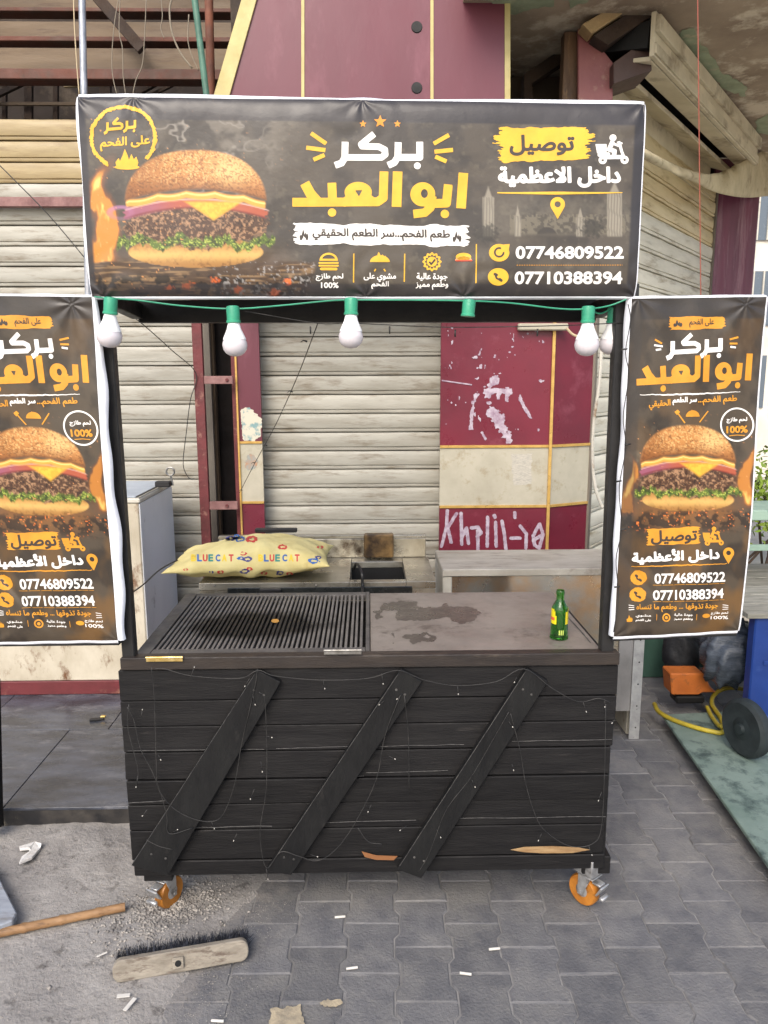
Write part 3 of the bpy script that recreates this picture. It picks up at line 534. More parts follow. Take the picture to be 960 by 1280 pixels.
clR, bR = side_banner(wR, 'narrow burger banner hanging right of the cart counter', 0.4)
clL, bL = side_banner(wL, 'narrow burger banner hanging left of the cart, cut by the picture edge', 2.1)
for cl, b, left, right in ((clR, bR, .010, .004), (clL, bL, .004, .016)):
    f = (lambda cl: lambda u, v: cl.uv(np.array(float(u)), np.array(float(v))))(cl)
    hem_strip(lambda t: (lambda p: (p, p+(0, .001, .005+.002*math.sin(t*12)), p+(0, .02, .008), p+(0, .035, .003)))(f(t, 0)), 30, 'folded_hem', b)
    hem_strip(lambda t: (lambda p: (p, p+(0, 0, -.006), p+(0, .003, -.010), p+(0, .006, -.008)))(f(t, 1)), 30, 'folded_hem', b)
    wl = lambda t: left*(1+.25*math.sin(t*13)+.2*math.sin(t*29)); hem_strip(lambda t: (lambda p: (p, p+(-wl(t)*.6, .002, 0), p+(-wl(t), .012, 0), p+(-wl(t)*.8, .024, 0)))(f(0, t)), 40, 'folded_hem', b)
    wr_ = lambda t: right*(.5+.9*min(1, t*3))*(1+.18*math.sin(t*11)+.12*math.sin(t*31)) if right > .01 else right
    hem_strip(lambda t: (lambda p: (p, p+(wr_(t)*.5, -.004, 0), p+(wr_(t), -.001, 0), p+(wr_(t)*1.15, .012, 0)))(f(1, t)), 50, 'folded_hem', b)

# ================================================================ the food cart
xz = lambda px, py, y=0.: (lambda p: (p[0], p[2]))(W(px, py, y))
zy = lambda py, y=0., px=450: W(px, py, y)[2]
CT = .885                                                            # counter height
cart = thing('food_cart', 'black wooden food cart with a slotted grill and bare metal counter, parked in the middle', 'cart', (0, .35, 0))
pj = [838, 873, 905, 938, 972, 1003, 1035, 1073]
zs = [zy(p) for p in pj]; zs[0] = zy(834)
for k in range(7):
    dx0, dx1 = random.uniform(-.002, .002), random.uniform(-.002, .002)
    z1, z0 = zs[k]-.0015, zs[k+1]+.0015+random.uniform(0, .0015)
    B().box((-.752+dx0, random.uniform(-.003, .002), z0), (.752+dx1-.003*k, .02, z1), .0022, jit=.0012).done('plank', m_blackwood, cart)
m_brightwood = M('bare_pine', lin(158, 130, 92), lin(126, 96, 62), rough=.7, scale=14, stretch=(1, 1, 5), bump=.2)
m_scuff = M('scuffed_edge', lin(80, 78, 75), lin(40, 39, 39), rough=.6, scale=60, bump=0)
B().box((-.748, .004, zy(1092)), (.742, .04, zy(1074)), .003).done('bottom_rail', m_blackwood, cart)
for sx in (-1, 1): B().box((sx*.748, .021, .2), (sx*.73, .70, CT-.03), .002).done('side_panel', m_blackwood, cart)
B().box((-.73, .68, .2), (.05, .70, CT-.03), .002).done('back_panel', m_blackwood, cart); B().box((.052, .68, .2), (.47, .70, CT-.03), .002).done('back_panel', M('reflector_plywood', lin(214, 170, 112), lin(196, 148, 92), rough=.6, scale=4, stretch=(1, 1, 6)), cart)['label'] = 'unseen bare plywood back panel, added for its warm reflection'; B().box((.472, .68, .2), (.73, .70, CT-.03), .002).done('back_panel', m_blackwood, cart)  # plywood stretch added out of view so the chest front reflects something warm
B().box((-.728, .042, .2), (.728, .678, .215)).done('floor_panel', m_blackwood, cart)
m_dboard = M('black_board', lin(19, 19, 20), lin(27, 27, 27), rough=.55, spec=.3, scale=6, stretch=(3, 3, 1), bump=.25, bscale=30, dirt=lin(52, 50, 48), dscale=5, dlo=.6, dhi=.8)
def dboard(pts):
    P = [W(x, y, -.004) for x, y in pts]; o = B().slab(P, (0, -.024, 0), .0018).done('diagonal_board', m_dboard, cart)
    B().tube([P[0]*(1-t)+P[3]*t+np.array((.0006, -.0237, .0003*math.sin(t*40))) for t in np.linspace(.02, .98, 24)], [.0007+.0006*abs(math.sin(i*1.7)) for i in range(24)], 4).done('worn_lit_edge', m_scuff, cart)  # pale line paints the lit and worn left edge of the board
    for t in (.08, .92):
        for q in (.3, .7): c = (P[0]*(1-t)+P[3]*t)*(1-q)+(P[1]*(1-t)+P[2]*t)*q; B().lathe([(.004, -.0255), (.0035, -.0262)], (c[0], -.0038, c[2]), 9, 'y').done('screw_head', m_scuff, cart)
    return o
dboard([(323, 834), (352, 849), (212, 1089), (167, 1076)]); dboard([(501, 833), (527, 848), (365, 1088), (334, 1083)]); dboard([(657, 832), (683, 848), (526, 1092), (496, 1081)])
mp0 = lambda x, y, off=0.: W(x, y, -off)
decal('bare_wood_patch', s_ell(687, 1062, 48, 4.2), (630, 1054, 745, 1070), 1.2, mp0, .004, m_brightwood, cart) if False else None
B().slab([W(x, y, -.0035) for x, y in ((638, 1062), (655, 1058.5), (690, 1057.5), (722, 1059), (738, 1062), (715, 1066), (680, 1066.5), (655, 1065))], (0, -.0012, 0)).done('bare_wood_patch', m_brightwood, cart)
B().slab([W(x, y, -.0035) for x, y in ((452, 1064), (470, 1069), (497, 1070), (492, 1075), (470, 1074.5), (456, 1071))], (0, -.0012, 0)).done('bare_wood_patch', M('orange_pine', lin(128, 84, 50), rough=.7), cart)
for x0, x1, y_ in ((160, 330, 939), (345, 437, 936), (475, 580, 933), (410, 455, 972), (458, 560, 966), (236, 340, 1035), (408, 520, 1028), (573, 757, 1023), (640, 765, 927), (160, 206, 1004)):
    B().tube([W(x0+(x1-x0)*t, y_-2.5*t+random.uniform(-.5, .5), -.0035) for t in np.linspace(0, 1, 7)], .0011, 4).done('scuffed_edge', m_scuff, cart)
# top rail, counter
B().box((-.742, -.012, zy(833)), (.750, .028, zy(818)), .002).done('top_rail', M('brown_black_rail', lin(38, 33, 31), lin(50, 43, 38), rough=.45, scale=7, stretch=(1, 4, 4), dirt=lin(84, 74, 64), dlo=.6, dhi=.72), cart)
m_steel = M('worn_counter_steel', lin(136, 128, 120), lin(118, 110, 103), rough=.45, metal=.15, scale=5, bump=.06, bscale=90, dirt=lin(86, 78, 72), dscale=7, dlo=.55, dhi=.68)
gx1 = G(463, 812, CT)[0]; cx0, cx1 = -.715, .715
B().box((gx1, .02, CT-.012), (cx1, .70, CT), .002).done('counter_plate', m_steel, cart)
m_grill = M('grill_iron', lin(96, 93, 90), lin(72, 70, 68), rough=.5, metal=.15, scale=10, bump=.1)
def soot(mat, c, r, col=lin(30, 29, 28)):
    nt = mat.node_tree; N, L = nt.nodes, nt.links; b = N['Principled BSDF']; g = N.new('ShaderNodeNewGeometry'); d = N.new('ShaderNodeVectorMath'); d.operation = 'SUBTRACT'; d.inputs[1].default_value = c
    L.new(g.outputs['Position'], d.inputs[0]); s = N.new('ShaderNodeVectorMath'); s.operation = 'DIVIDE'; s.inputs[1].default_value = (*r, 1); L.new(d.outputs[0], s.inputs[0])
    l = N.new('ShaderNodeVectorMath'); l.operation = 'LENGTH'; L.new(s.outputs[0], l.inputs[0]); nz = N.new('ShaderNodeTexNoise'); nz.inputs['Scale'].default_value = 14; nz.inputs['Detail'].default_value = 5; L.new(g.outputs['Position'], nz.inputs['Vector'])
    a = N.new('ShaderNodeMath'); a.operation = 'ADD'; L.new(l.outputs['Value'], a.inputs[0]); L.new(nz.outputs['Fac'], a.inputs[1]); r_ = N.new('ShaderNodeMapRange'); r_.inputs['From Min'].default_value = 1.7; r_.inputs['From Max'].default_value = 1.25; L.new(a.outputs[0], r_.inputs['Value'])
    x = N.new('ShaderNodeMix'); x.data_type = 'RGBA'; L.new(r_.outputs[0], x.inputs[0]); src = b.inputs['Base Color'].links[0].from_socket; L.new(src, x.inputs[6]); x.inputs[7].default_value = (*col, 1); L.new(x.outputs[2], b.inputs['Base Color'])
sp = G(322, 783, CT); m_bar = M('grill_bar_iron', lin(112, 108, 104), lin(90, 87, 84), rough=.5, metal=.1, scale=10, bump=.1); soot(m_bar, tuple(map(float, sp)), (.24, .14))
bx0, bx1 = G(195, 812, CT)[0], G(455, 812, CT)[0]; by0, by1 = G(330, 812, CT)[1], G(330, 746, CT)[1]
gz = CT+.006
B().box((cx0, .02, gz-.022), (bx0-.006, .70, gz), .0015).done('grill_frame', m_grill, cart); B().box((bx1+.005, .02, gz-.022), (gx1-.002, .70, gz), .0015).done('grill_frame', m_grill, cart)
B().box((bx0-.005, .02, gz-.022), (bx1+.004, by0, gz-.001), .0015).done('grill_frame', m_grill, cart); B().box((bx0-.005, by1, gz-.022), (bx1+.004, .70, gz-.001), .0015).done('grill_frame', m_grill, cart)
B().box((bx0-.005, by0, CT-.11), (bx1+.004, by1, CT-.10)).done('coal_tray', M('coal_black', lin(22, 21, 21), lin(40, 38, 36), rough=.9, scale=40, bump=.8), cart)
n = 42; st = (bx1-bx0)/n
for i in range(n): jx = random.uniform(-.0008, .0008); B().box((bx0+st*i+.001+jx, by0+.001, gz-.014), (bx0+st*i+st*random.uniform(.56, .63)+jx, by1-.001, gz-.001+random.uniform(-.0014, .0005)), .001).done('grate_bar', m_bar, cart)
B().box((cx0, -.0, CT-.03), (cx1, .018, CT+.0), .001).done('counter_edge', m_grill, cart)
mG = lambda z: (lambda x, y, off=0.: G(x, y, z+off))
m_wet = M('wet_stain', lin(78, 72, 67), lin(92, 85, 79), rough=.32, metal=.2, scale=9)
for q, bx in ((s_u(s_rough(s_ell(535, 767, 50, 8), 9, .07, 3, 1, 2.4), s_rough(s_ell(500, 757, 22, 6), 6, .1, 8, 1, 2), s_rough(s_ell(578, 768, 18, 8), 6, .12, 12, 1, 2)), (465, 745, 612, 790)), (s_rough(s_ell(520, 797, 24, 5), 7, .12, 6, 1, 2), (485, 785, 560, 808))):
    decal('wet_stain', q, bx, 1.0, mG(CT), .0007, m_wet, cart)
decal('scratch', s_path([(706, 768), (716, 778), (727, 790), (738, 803)], .6, True), (700, 760, 745, 808), .6, mG(CT), .0012, m_scuff, cart)
m_brass = M('brass', lin(190, 160, 92), lin(214, 190, 130), rough=.35, metal=.8, scale=40); m_zinc = M('zinc', lin(150, 148, 144), lin(110, 106, 100), rough=.4, metal=.8, scale=30)
def hinge(px0, px1, py, mat, y=-.014):
    a, b = W(px0, py, y), W(px1, py-1, y); B().box((a[0], y-.006, a[2]-.004), (b[0], y+.0, a[2]+.007), .001).tube([(a[0], y-.004, a[2]+.009), (b[0], y-.004, a[2]+.009)], .004, 8).done('hinge', mat, cart)
hinge(183, 229, 825, m_brass); hinge(405, 452, 816, m_zinc)
decal('food_scrap', s_ell(344, 776, 5, 2.4), (335, 770, 353, 782), .8, mG(gz), .001, M('food_scrap', lin(176, 130, 60), rough=.6), cart)
# posts, roof frame and sign frame
def post(a, b, y0, y1, wd, mat=m_blackmetal, name='post'):
    a = Vector(a); b = Vector(b); return B().beam(a, b, wd, y1-y0, up=(0, 1, 0), bev=.0025).done(name, mat, cart)
pl0, pl1 = W(160, 780, .02), W(131, 372, .02); pr0, pr1 = W(758.5, 780, .02), W(776, 372, .02)
for p0, p1 in ((pl0, pl1), (pr0, pr1)):
    d = (p1-p0)/(p1[2]-p0[2]); post(p0+d*(CT-.02-p0[2]), p0+d*(2.02-p0[2]), 0, .036, .037)
ru = zy(374, .0)
post((-.742, .02, ru+.022), (.742, .02, ru+.022), 0, .04, .036, name='roof_beam'); post((-.735, .37, W(400, 403, .36)[2]+.035), (.74, .37, W(400, 403, .36)[2]+.035), 0, .045, .07, name='roof_beam')
for sx in (-.748, .752): B().beam((sx, .042, ru+.022), (sx*.985, .346, W(400, 403, .36)[2]+.035), .034, .05, bev=.002).done('roof_beam', m_blackmetal, cart)
B().box((-.745, -.002, ru+.06), (.745, .40, ru+.075)).done('roof_sheet', m_blackmetal, cart)
fx_ = [wM[0][0]+.018, wM[1][0]-.018]; ftz = min(wM[0][2], wM[1][2])-.022
B().beam((fx_[0]-.012, -.02, ftz), (fx_[1]+.012, -.02, ftz), .03, .03, bev=.002).done('sign_frame', m_blackmetal, cart); B().beam((fx_[0], -.02, ru+.02), (fx_[1], -.02, ru+.02), .03, .03, bev=.002).done('sign_frame', m_blackmetal, cart)
for sx in fx_: B().beam((sx, -.02, ru+.036), (sx, -.02, ftz-.016), .03, .03, up=(0, 1, 0), bev=.002).done('sign_frame', m_blackmetal, cart)
for a, b in ((wL[0], wL[1]), (wR[0], wR[1]), (wL[3], wL[2]), (wR[3], wR[2])): B().beam(a+(0, .028, -.008), b+(0, .028, -.008), .02, .02, bev=.001).done('banner_arm', m_blackmetal, cart)
# casters
m_pu = M('orange_wheel_rubber', lin(182, 118, 44), lin(150, 92, 32), rough=.45, scale=20, dirt=lin(96, 66, 36), dscale=18, dlo=.56, dhi=.7, bump=.1)
m_chrome = M('chrome', lin(186, 186, 186), lin(140, 138, 136), rough=.38, metal=.6, scale=30, dirt=lin(90, 84, 78), dscale=30)
def caster(x, y, rz, pedal=True):
    R_, cz = .052, .0545; e = thing('caster', None, None, (x, y, 0), rz); e.parent = cart; e.matrix_parent_inverse = wmat(cart).inverted()
    for k in ('label', 'category'):
        if k in e: del e[k]
    b0 = lambda: B()
    loc = lambda o: (setattr(o, 'matrix_parent_inverse', Matrix.Identity(4)), o)[1]
    loc(B().lathe([(R_*.62, -.016), (R_*.93, -.016), (R_, -.010), (R_, .010), (R_*.93, .016), (R_*.62, .016)], (0, .018, cz), 36, 'x').done('wheel', m_pu, e, 'auto'))
    loc(B().lathe([(.012, -.020), (R_*.6, -.012), (R_*.6, .012), (.012, .020)], (0, .018, cz), 20, 'x').tube([(-.028, .018, cz), (.028, .018, cz)], .006, 8).done('hub', m_chrome, e, 'auto'))
    f = B()
    for sx in (-1, 1): f.slab([(sx*.024, .018-.009, cz-.010), (sx*.024, .018+.009, cz-.010), (sx*.024, .026, cz+.062), (sx*.024, -.020, cz+.062)], (sx*.0025, 0, 0), .0006)
    f.box((-.027, -.03, cz+.062), (.027, .03, cz+.066), .001); f.lathe([(.022, cz+.066), (.024, cz+.072), (.022, cz+.078)], (0, 0, 0), 16); f.box((-.04, -.035, cz+.078), (.04, .035, .1985-.006), .001)
    f.box((-.04, -.035, .136), (.04, .035, .1395), .001); loc(f.done('fork', m_chrome, e, 'auto'))
    if pedal: loc(B().box((-.022, -.052, cz+.012), (.022, -.046, cz+.052), .0015, Matrix.Rotation(.5, 3, 'X')).box((-.020, -.066, cz+.004), (.020, -.052, cz+.016), .003).box((-.014, -.05, cz+.045), (.014, -.02, cz+.052), .001).done('brake_pedal', m_chrome, e, 'auto'))
    return e
wr_p = G(741, 1137); wl_p = G(206, 1140)
caster(wr_p[0]-.01, wr_p[1]-.012+.03, math.radians(38)); caster(wl_p[0], wl_p[1]+.015, math.radians(-28)); caster(-.66, .62, 1.2, False); caster(.66, .62, .6, False)
for px_ in (206, 741): p = G(px_, 1137); B().box((p[0]-.045, .02, .139), (p[0]+.045, .11, .20), .002).done('caster_block', m_blackwood, cart)

# green festoon cable with lamp bulbs
m_green = M('green_plastic', lin(56, 150, 116), lin(48, 132, 102), rough=.4, scale=20); m_bulb = M('frosted_bulb', lin(206, 200, 204), rough=.16, spec=.6, bump=0, rrand=0); m_collar = M('bulb_collar', lin(236, 236, 236), rough=.4, bump=0, rrand=0)
fl = thing('festoon_lights', 'green cable with hanging sockets and white light bulbs along the underside of the sign', 'string lights', W(450, 378, -.045))
cab = [(118, 371), (138, 373), (170, 375), (225, 382), (291, 386), (350, 382), (410, 376), (440, 375), (510, 375), (586, 376), (640, 379), (700, 386), (736, 386), (762, 382), (783, 374)]
B().tube(spline([W(x, y, -.050+.006*math.sin(i*2)) for i, (x, y) in enumerate(cab)], 5), .0022, 6).done('cable', m_green, fl, 'auto')
B().tube(spline([W(x, y, .03) for x, y in ((736, 386), (750, 392), (765, 385), (778, 379), (783, 374))], 5), .0024, 6).done('cable', m_green, fl, 'auto')
def lamp(x, y, yy, tx=0., ty=0., bulb=True, s=1.):
    p = W(x, y, yy); T = Matrix.Rotation(tx, 4, 'Y') @ Matrix.Rotation(ty, 4, 'X')
    def fin(b): b.bm.transform(Matrix.Translation(Vector(p)) @ T @ Matrix.Scale(s, 4)); return b
    h = fin(B().lathe([(.010, .006), (.0165, .004), (.018, 0), (.0175, -.032), (.0195, -.034), (.0195, -.039), (.012, -.040)], n=20)).done('lamp_holder', m_green, fl, 'auto')
    if bulb:
        fin(B().lathe([(.010, -.036), (.0155, -.040), (.019, -.055), (.0295, -.078), (.031, -.083), (.0305, -.0835)], n=28)).done('bulb_collar', m_collar, h, 'auto')
        fin(B().lathe([(.030, -.083), (.033, -.092), (.0335, -.099), (.031, -.110), (.025, -.119), (.015, -.1255), (.004, -.128)], n=28)).done('bulb', m_bulb, h, 'auto')
lamp(138.5, 374, -.05, .12, .05); lamp(291, 385, -.05, -.02, .0); lamp(439, 375, -.05, .02, -.03); lamp(586.5, 377, -.05, .08, 0, False); lamp(735.5, 385, -.05, -.01, .04); lamp(768, 386, .04, .02, .1)

# fairy lights
m_wire = M('black_wire', lin(30, 30, 30), lin(58, 56, 54), rough=.5, scale=30, bump=0); m_led = M('clear_led', lin(168, 164, 156), rough=.2, bump=0, rrand=0)
fy = thing('fairy_lights', 'thin black wire of tiny clear fairy lights draped over the front planks of the cart', 'string lights', W(450, 850, -.03))
WY = -.030
for pts in ([(190, 834), (193, 870), (196, 960), (198, 985), (215, 1008), (238, 1022), (262, 1027), (278, 1018), (294, 980), (303, 930), (318, 860), (322, 836)],
            [(193, 836), (205, 836), (240, 845), (300, 848), (322, 838), (345, 845), (400, 850), (460, 848), (498, 838), (530, 850), (570, 857), (620, 852), (655, 836), (690, 860), (722, 877), (748, 873), (762, 878)],
            [(160, 884), (168, 900), (176, 935), (190, 965), (200, 990), (208, 1020), (212, 1042), (240, 1035)],
            [(323, 865), (331, 880), (333, 980), (326, 1040), (333, 1085), (350, 1065), (372, 1070), (396, 1076), (420, 1062), (442, 1030), (470, 975), (482, 920), (500, 870)],
            [(506, 870), (510, 920), (512, 990)], [(636, 890), (618, 920), (590, 970), (560, 1010), (545, 1045), (535, 1070), (524, 1090)], [(638, 892), (650, 940), (658, 980), (672, 1025), (690, 1045), (715, 1058), (740, 1055), (752, 1035), (756, 960), (758, 880)],
            [(182, 1050), (200, 1058), (215, 1062)], [(162, 880), (160, 910), (172, 960), (170, 985)], [(447, 1035), (460, 1052), (478, 1055)]):
    B().tube(spline([W(x+random.uniform(-1, 1), y, WY+random.uniform(-.004, .004)) for x, y in pts], 5), .0013, 5).done('wire', m_wire, fy, True)
leds = [(243, 834, 238, 846), (306, 858, 312, 848), (319, 881, 316, 868), (406, 861, 404, 850), (178, 887, 176, 898), (340, 922, 333, 920), (201, 950, 198, 944), (170, 984, 172, 970), (178, 1020, 184, 1012), (222, 1037, 214, 1041), (268, 1036, 264, 1026), (313, 999, 318, 986), (335, 1099, 333, 1086),
        (397, 1071, 388, 1068), (292, 1051, 296, 1042), (479, 855, 477, 842), (496, 874, 503, 867), (573, 868, 572, 858), (643, 853, 646, 846), (494, 949, 486, 945), (474, 881, 480, 876), (500, 1038, 509, 1032), (551, 1047, 546, 1037), (641, 909, 636, 902), (594, 984, 590, 975), (733, 890, 729, 878), (756, 884, 756, 874), (748, 1001, 752, 990), (673, 1051, 677, 1042), (740, 1069, 736, 1058), (642, 963, 640, 955), (765, 904, 770, 899), (460, 1015, 464, 1006), (328, 965, 326, 952)]
for a, b, c, d in leds:
    p, q = W(a, b, WY-.004), W(c, d, WY); u = (p-q)/np.linalg.norm(p-q); B().tube([q, p-u*.006], .001, 5).done('led_stem', m_wire, fy, True); B().tube([p-u*.003, p, p+u*.002], [.0010, .0019, .0010], 7).done('led', m_led, fy, True)
fz = thing('hanging_fairy_wire', 'single black fairy light wire slanting down inside the cart opening to the narrow maroon pillar', 'string lights', W(397, 405, .2))
B().tube(spline([W(397, 405, .0), W(372, 470, .5), W(345, 530, 1.0), W(318, 580, 1.6), W(299, 617, 2.2)], 5), .0016, 5).done('wire', m_wire, fz, True)
for a, b, yy in ((384, 427, .2), (366, 490, .6), (334, 557, 1.2), (319, 579, 1.6), (303, 613, 2.1)): p = W(a, b, yy); B().tube([p, p+(-.012, 0, .004), p+(-.02, 0, -.002)], [.003, .002, .001], 5).done('led', m_wire, fz, True)
sf = thing('upper_fairy_wire', 'thin black fairy light wire stretched straight across the top of the cart opening', 'string lights', W(450, 405, .2))
B().tube(spline([W(x, y, yy) for x, y, yy in ((306, 389, .0), (397, 404, .0), (440, 404, .0), (560, 409, -.0), (700, 407, 0), (785, 403, 0))], 5), .0014, 5).done('wire', m_wire, sf, True)
for a, b in ((487, 408), (569, 412), (672, 411), (388, 408)): p = W(a, b, -.002); B().tube([p, p-(0, 0, .02)], .0025, 6).done('led', m_wire, sf, True)
sw = thing('post_fairy_wire', 'black fairy light wire running down the white hem beside the right banner', 'string lights', W(775, 600, -.05))
B().tube(spline([W(x, y, -.052) for x, y in ((785, 380), (788, 400), (782, 440), (786, 470), (779, 520), (782, 560), (774, 610), (777, 660), (770, 700), (773, 745), (767, 790))], 5), .0014, 5).done('wire', m_wire, sw, True)
for a, b in ((777, 437), (770, 602), (776, 662), (768, 734), (781, 556)): p = W(a, b, -.055); B().tube([p, p+(.016, 0, .002)], [.003, .002], 6).done('led', m_wire, sw, True)

# ================================================================ things on the counter
m_glass = M('green_glass', lin(116, 200, 96), rough=.05, trans=.97, ior=1.5, bump=0, rrand=0, coord='Object')
bp = G(698.5, 798, CT+.0); bo = thing('green_bottle', 'empty green glass soda bottle with yellow label standing on the counter right end', 'bottle', bp)
k = .2/ .2; prof = [(.020, 0), (.026, .003), (.0275, .010), (.0275, .045), (.0262, .055), (.0262, .100), (.027, .112), (.0235, .128), (.0165, .142), (.0125, .152), (.0120, .170), (.0135, .172), (.0135, .184), (.0120, .188), (.0095, .188), (.0095, .150), (.020, .125), (.0235, .10), (.0235, .012), (.010, .009)]; prof = [(r_, h_*.86) for r_, h_ in prof]
b = B(); b.lathe(prof, bp, 32); bt_o = b.done('glass', m_glass, bo, 'auto')
mcyl = lambda x, y, off=0.: np.stack([bp[0]+(.0264+off)*np.sin(x), bp[1]-(.0264+off)*np.cos(x), bp[2]+y], -1)
m_lab = M('yellow_label', lin(224, 206, 30), lin(206, 190, 24), rough=.35, bump=0); m_lab2 = M('red_label', lin(206, 92, 60), rough=.35, bump=0)
for sx in (-1, 1):
    decal('label', s_sub(lambda x, y: np.maximum(abs(x-sx*1.25)-.62, abs(y-.079)/.024*.3-.3)*.02, lambda x, y: (np.hypot((x-sx*.35)/.6, (y-.09)/.045)-1)*.02) if True else None, (min(sx*.5, sx*1.95), .052, max(sx*.5, sx*1.95), .106), .012, lambda x, y, off=0.: mcyl(x, y, off), .0005, m_lab, bo)
def band(x0, x1, z0, z1, mat, r=.0268, name='label'):
    V = []; nn = 12
    for i in range(nn+1):
        a = x0+(x1-x0)*i/nn
        for z in (z0, z1): V.append((bp[0]+r*math.sin(a), bp[1]-r*math.cos(a), bp[2]+z))
    return raw(name, V, [(2*i, 2*i+2, 2*i+3, 2*i+1) for i in range(nn)], mat, bo, True)
band(-1.7, -.62, .054, .082, m_lab); band(.5, 1.7, .054, .096, m_lab); band(-1.7, -.80, .082, .098, m_lab); band(-1.7, -.85, .066, .076, m_lab2, .0272)
for i, a in enumerate((-.22, .0, .22)):
    V = band(a-.07, a+.07, .020, .036, M('pale_glass_print', lin(178, 196, 96), rough=.3, bump=0), .0279, 'letter_mark')
def mk_bottle_rib():
    b = B()
    for i in range(28): a = 2*math.pi*i/28; b.tube([bp+(.0276*math.sin(a), -.0276*math.cos(a), .003), bp+(.0276*math.sin(a), -.0276*math.cos(a), .012)], .0012, 4)
    return b.done('base_ribs', m_glass, bo)
mk_bottle_rib()
# ================================================================ stove behind the cart, with pillow
m_inox = M('stained_stainless', lin(176, 172, 160), lin(146, 140, 126), rough=.32, metal=.75, scale=4, bump=.06, dirt=lin(92, 78, 58), dscale=5, dlo=.52, dhi=.7)
m_burn = M('burnt_steel', lin(150, 120, 78), lin(60, 48, 38), rough=.4, metal=.5, scale=9)
SZ = .87; sy0 = G(400, 728, SZ)[1]; sy1 = G(400, 697, SZ)[1]; sx0 = W(248, 728, sy0)[0]; sx1 = W(545, 728, sy0)[0]
stv = thing('steel_stove', 'stained stainless steel stove table with a dark fryer opening, behind the cart', 'stove', ((sx0+sx1)/2, (sy0+sy1)/2, 0))
hx0, hx1 = W(438, 712, sy0+.15)[0], W(506, 712, sy0+.15)[0]; hy0, hy1 = G(470, 724, SZ)[1], G(470, 702, SZ)[1]
for lo, hi in (((sx0, sy0, SZ-.03), (hx0, sy1, SZ)), ((hx1, sy0, SZ-.03), (sx1, sy1, SZ)), ((hx0+.0005, sy0, SZ-.03), (hx1-.0005, hy0, SZ-.001)), ((hx0+.0005, hy1, SZ-.03), (hx1-.0005, sy1, SZ-.001))): B().box(lo, hi, .002).done('table_top', m_inox, stv)
m_pit = M('fryer_black', lin(14, 14, 15), rough=.6, bump=0); B().box((hx0-.01, hy0-.01, SZ-.12), (hx1+.01, hy1+.01, SZ-.11)).box((hx0-.01, hy0-.01, SZ-.109), (hx0-.001, hy1+.01, SZ-.031)).box((hx1+.001, hy0-.01, SZ-.109), (hx1+.01, hy1+.01, SZ-.031)).box((hx0-.0005, hy0-.01, SZ-.109), (hx1+.0005, hy0-.001, SZ-.031)).box((hx0-.0005, hy1+.001, SZ-.109), (hx1+.0005, hy1+.01, SZ-.031)).done('fryer_well', m_pit, stv)
B().box((sx0+.002, sy0+.003, SZ-.30), (sx1-.002, sy0+.012, SZ-.031), .002).done('front_panel', m_inox, stv)
B().box((sx0+.12, sy0-.004, SZ-.055), (sx1-.1, sy0+.0025, SZ-.02), .003).done('front_trim', M('dark_glossy_trim', lin(42, 46, 48), lin(70, 72, 70), rough=.25, metal=.6, scale=8), stv)
B().box((sx0+.002, sy1-.010, SZ+.001), (sx1-.01, sy1+.004, zy(673, sy1)), .003).done('backsplash', M('burnt_backsplash', lin(190, 184, 168), lin(150, 140, 118), rough=.3, metal=.7, scale=3, dirt=lin(70, 54, 40), dscale=4, dlo=.5, dhi=.62), stv)
B().box((sx0, sy1-.006, zy(673, sy1)+.0005), (sx1-.01, sy1+.03, zy(670, sy1)+.004), .002).done('shelf_edge', m_inox, stv)
a, b_ = W(455, 697, sy1-.06), W(492, 668, sy1-.06); B().box((a[0], sy1-.07, a[2]), (b_[0], sy1-.015, b_[2]), .006).done('flue_box', m_burn, stv)
for x in (sx0+.02, sx1-.06):
    for y in (sy0+.02, sy1-.05): B().box((x, y, 0.0), (x+.035, y+.035, SZ-.031), .002).done('leg', m_inox, stv)
a = W(345, 664, sy1+.01); B().box((a[0]-.1, sy1-.0, a[2]-.006), (a[0]+.1, sy1+.03, a[2]+.014), .004).done('rear_handle', m_blackmetal, stv)
B().tube(spline([W(442, 712, sy0+.2), W(446, 710, sy0+.1)+(0, 0, .02), W(452, 722, sy0-.01)+(0, 0, .02), W(453, 735, sy0-.03), W(452, 745, .72)], 6), .006, 7).done('hose', m_blackmetal, stv, 'auto')
a = W(338, 741, sy0-.02); B().box((a[0]-.045, sy0-.03, a[2]-.01), (a[0]+.045, sy0-.004, a[2]+.018), .004).done('front_latch', m_blackmetal, stv)
for x in (395, 268): a = W(x, 732, sy0-.003); B().lathe([(.005, -.003), (.004, -.005), (.001, -.006)], (a[0], sy0, a[2]), 10, 'y').done('rivet', m_zinc, stv)
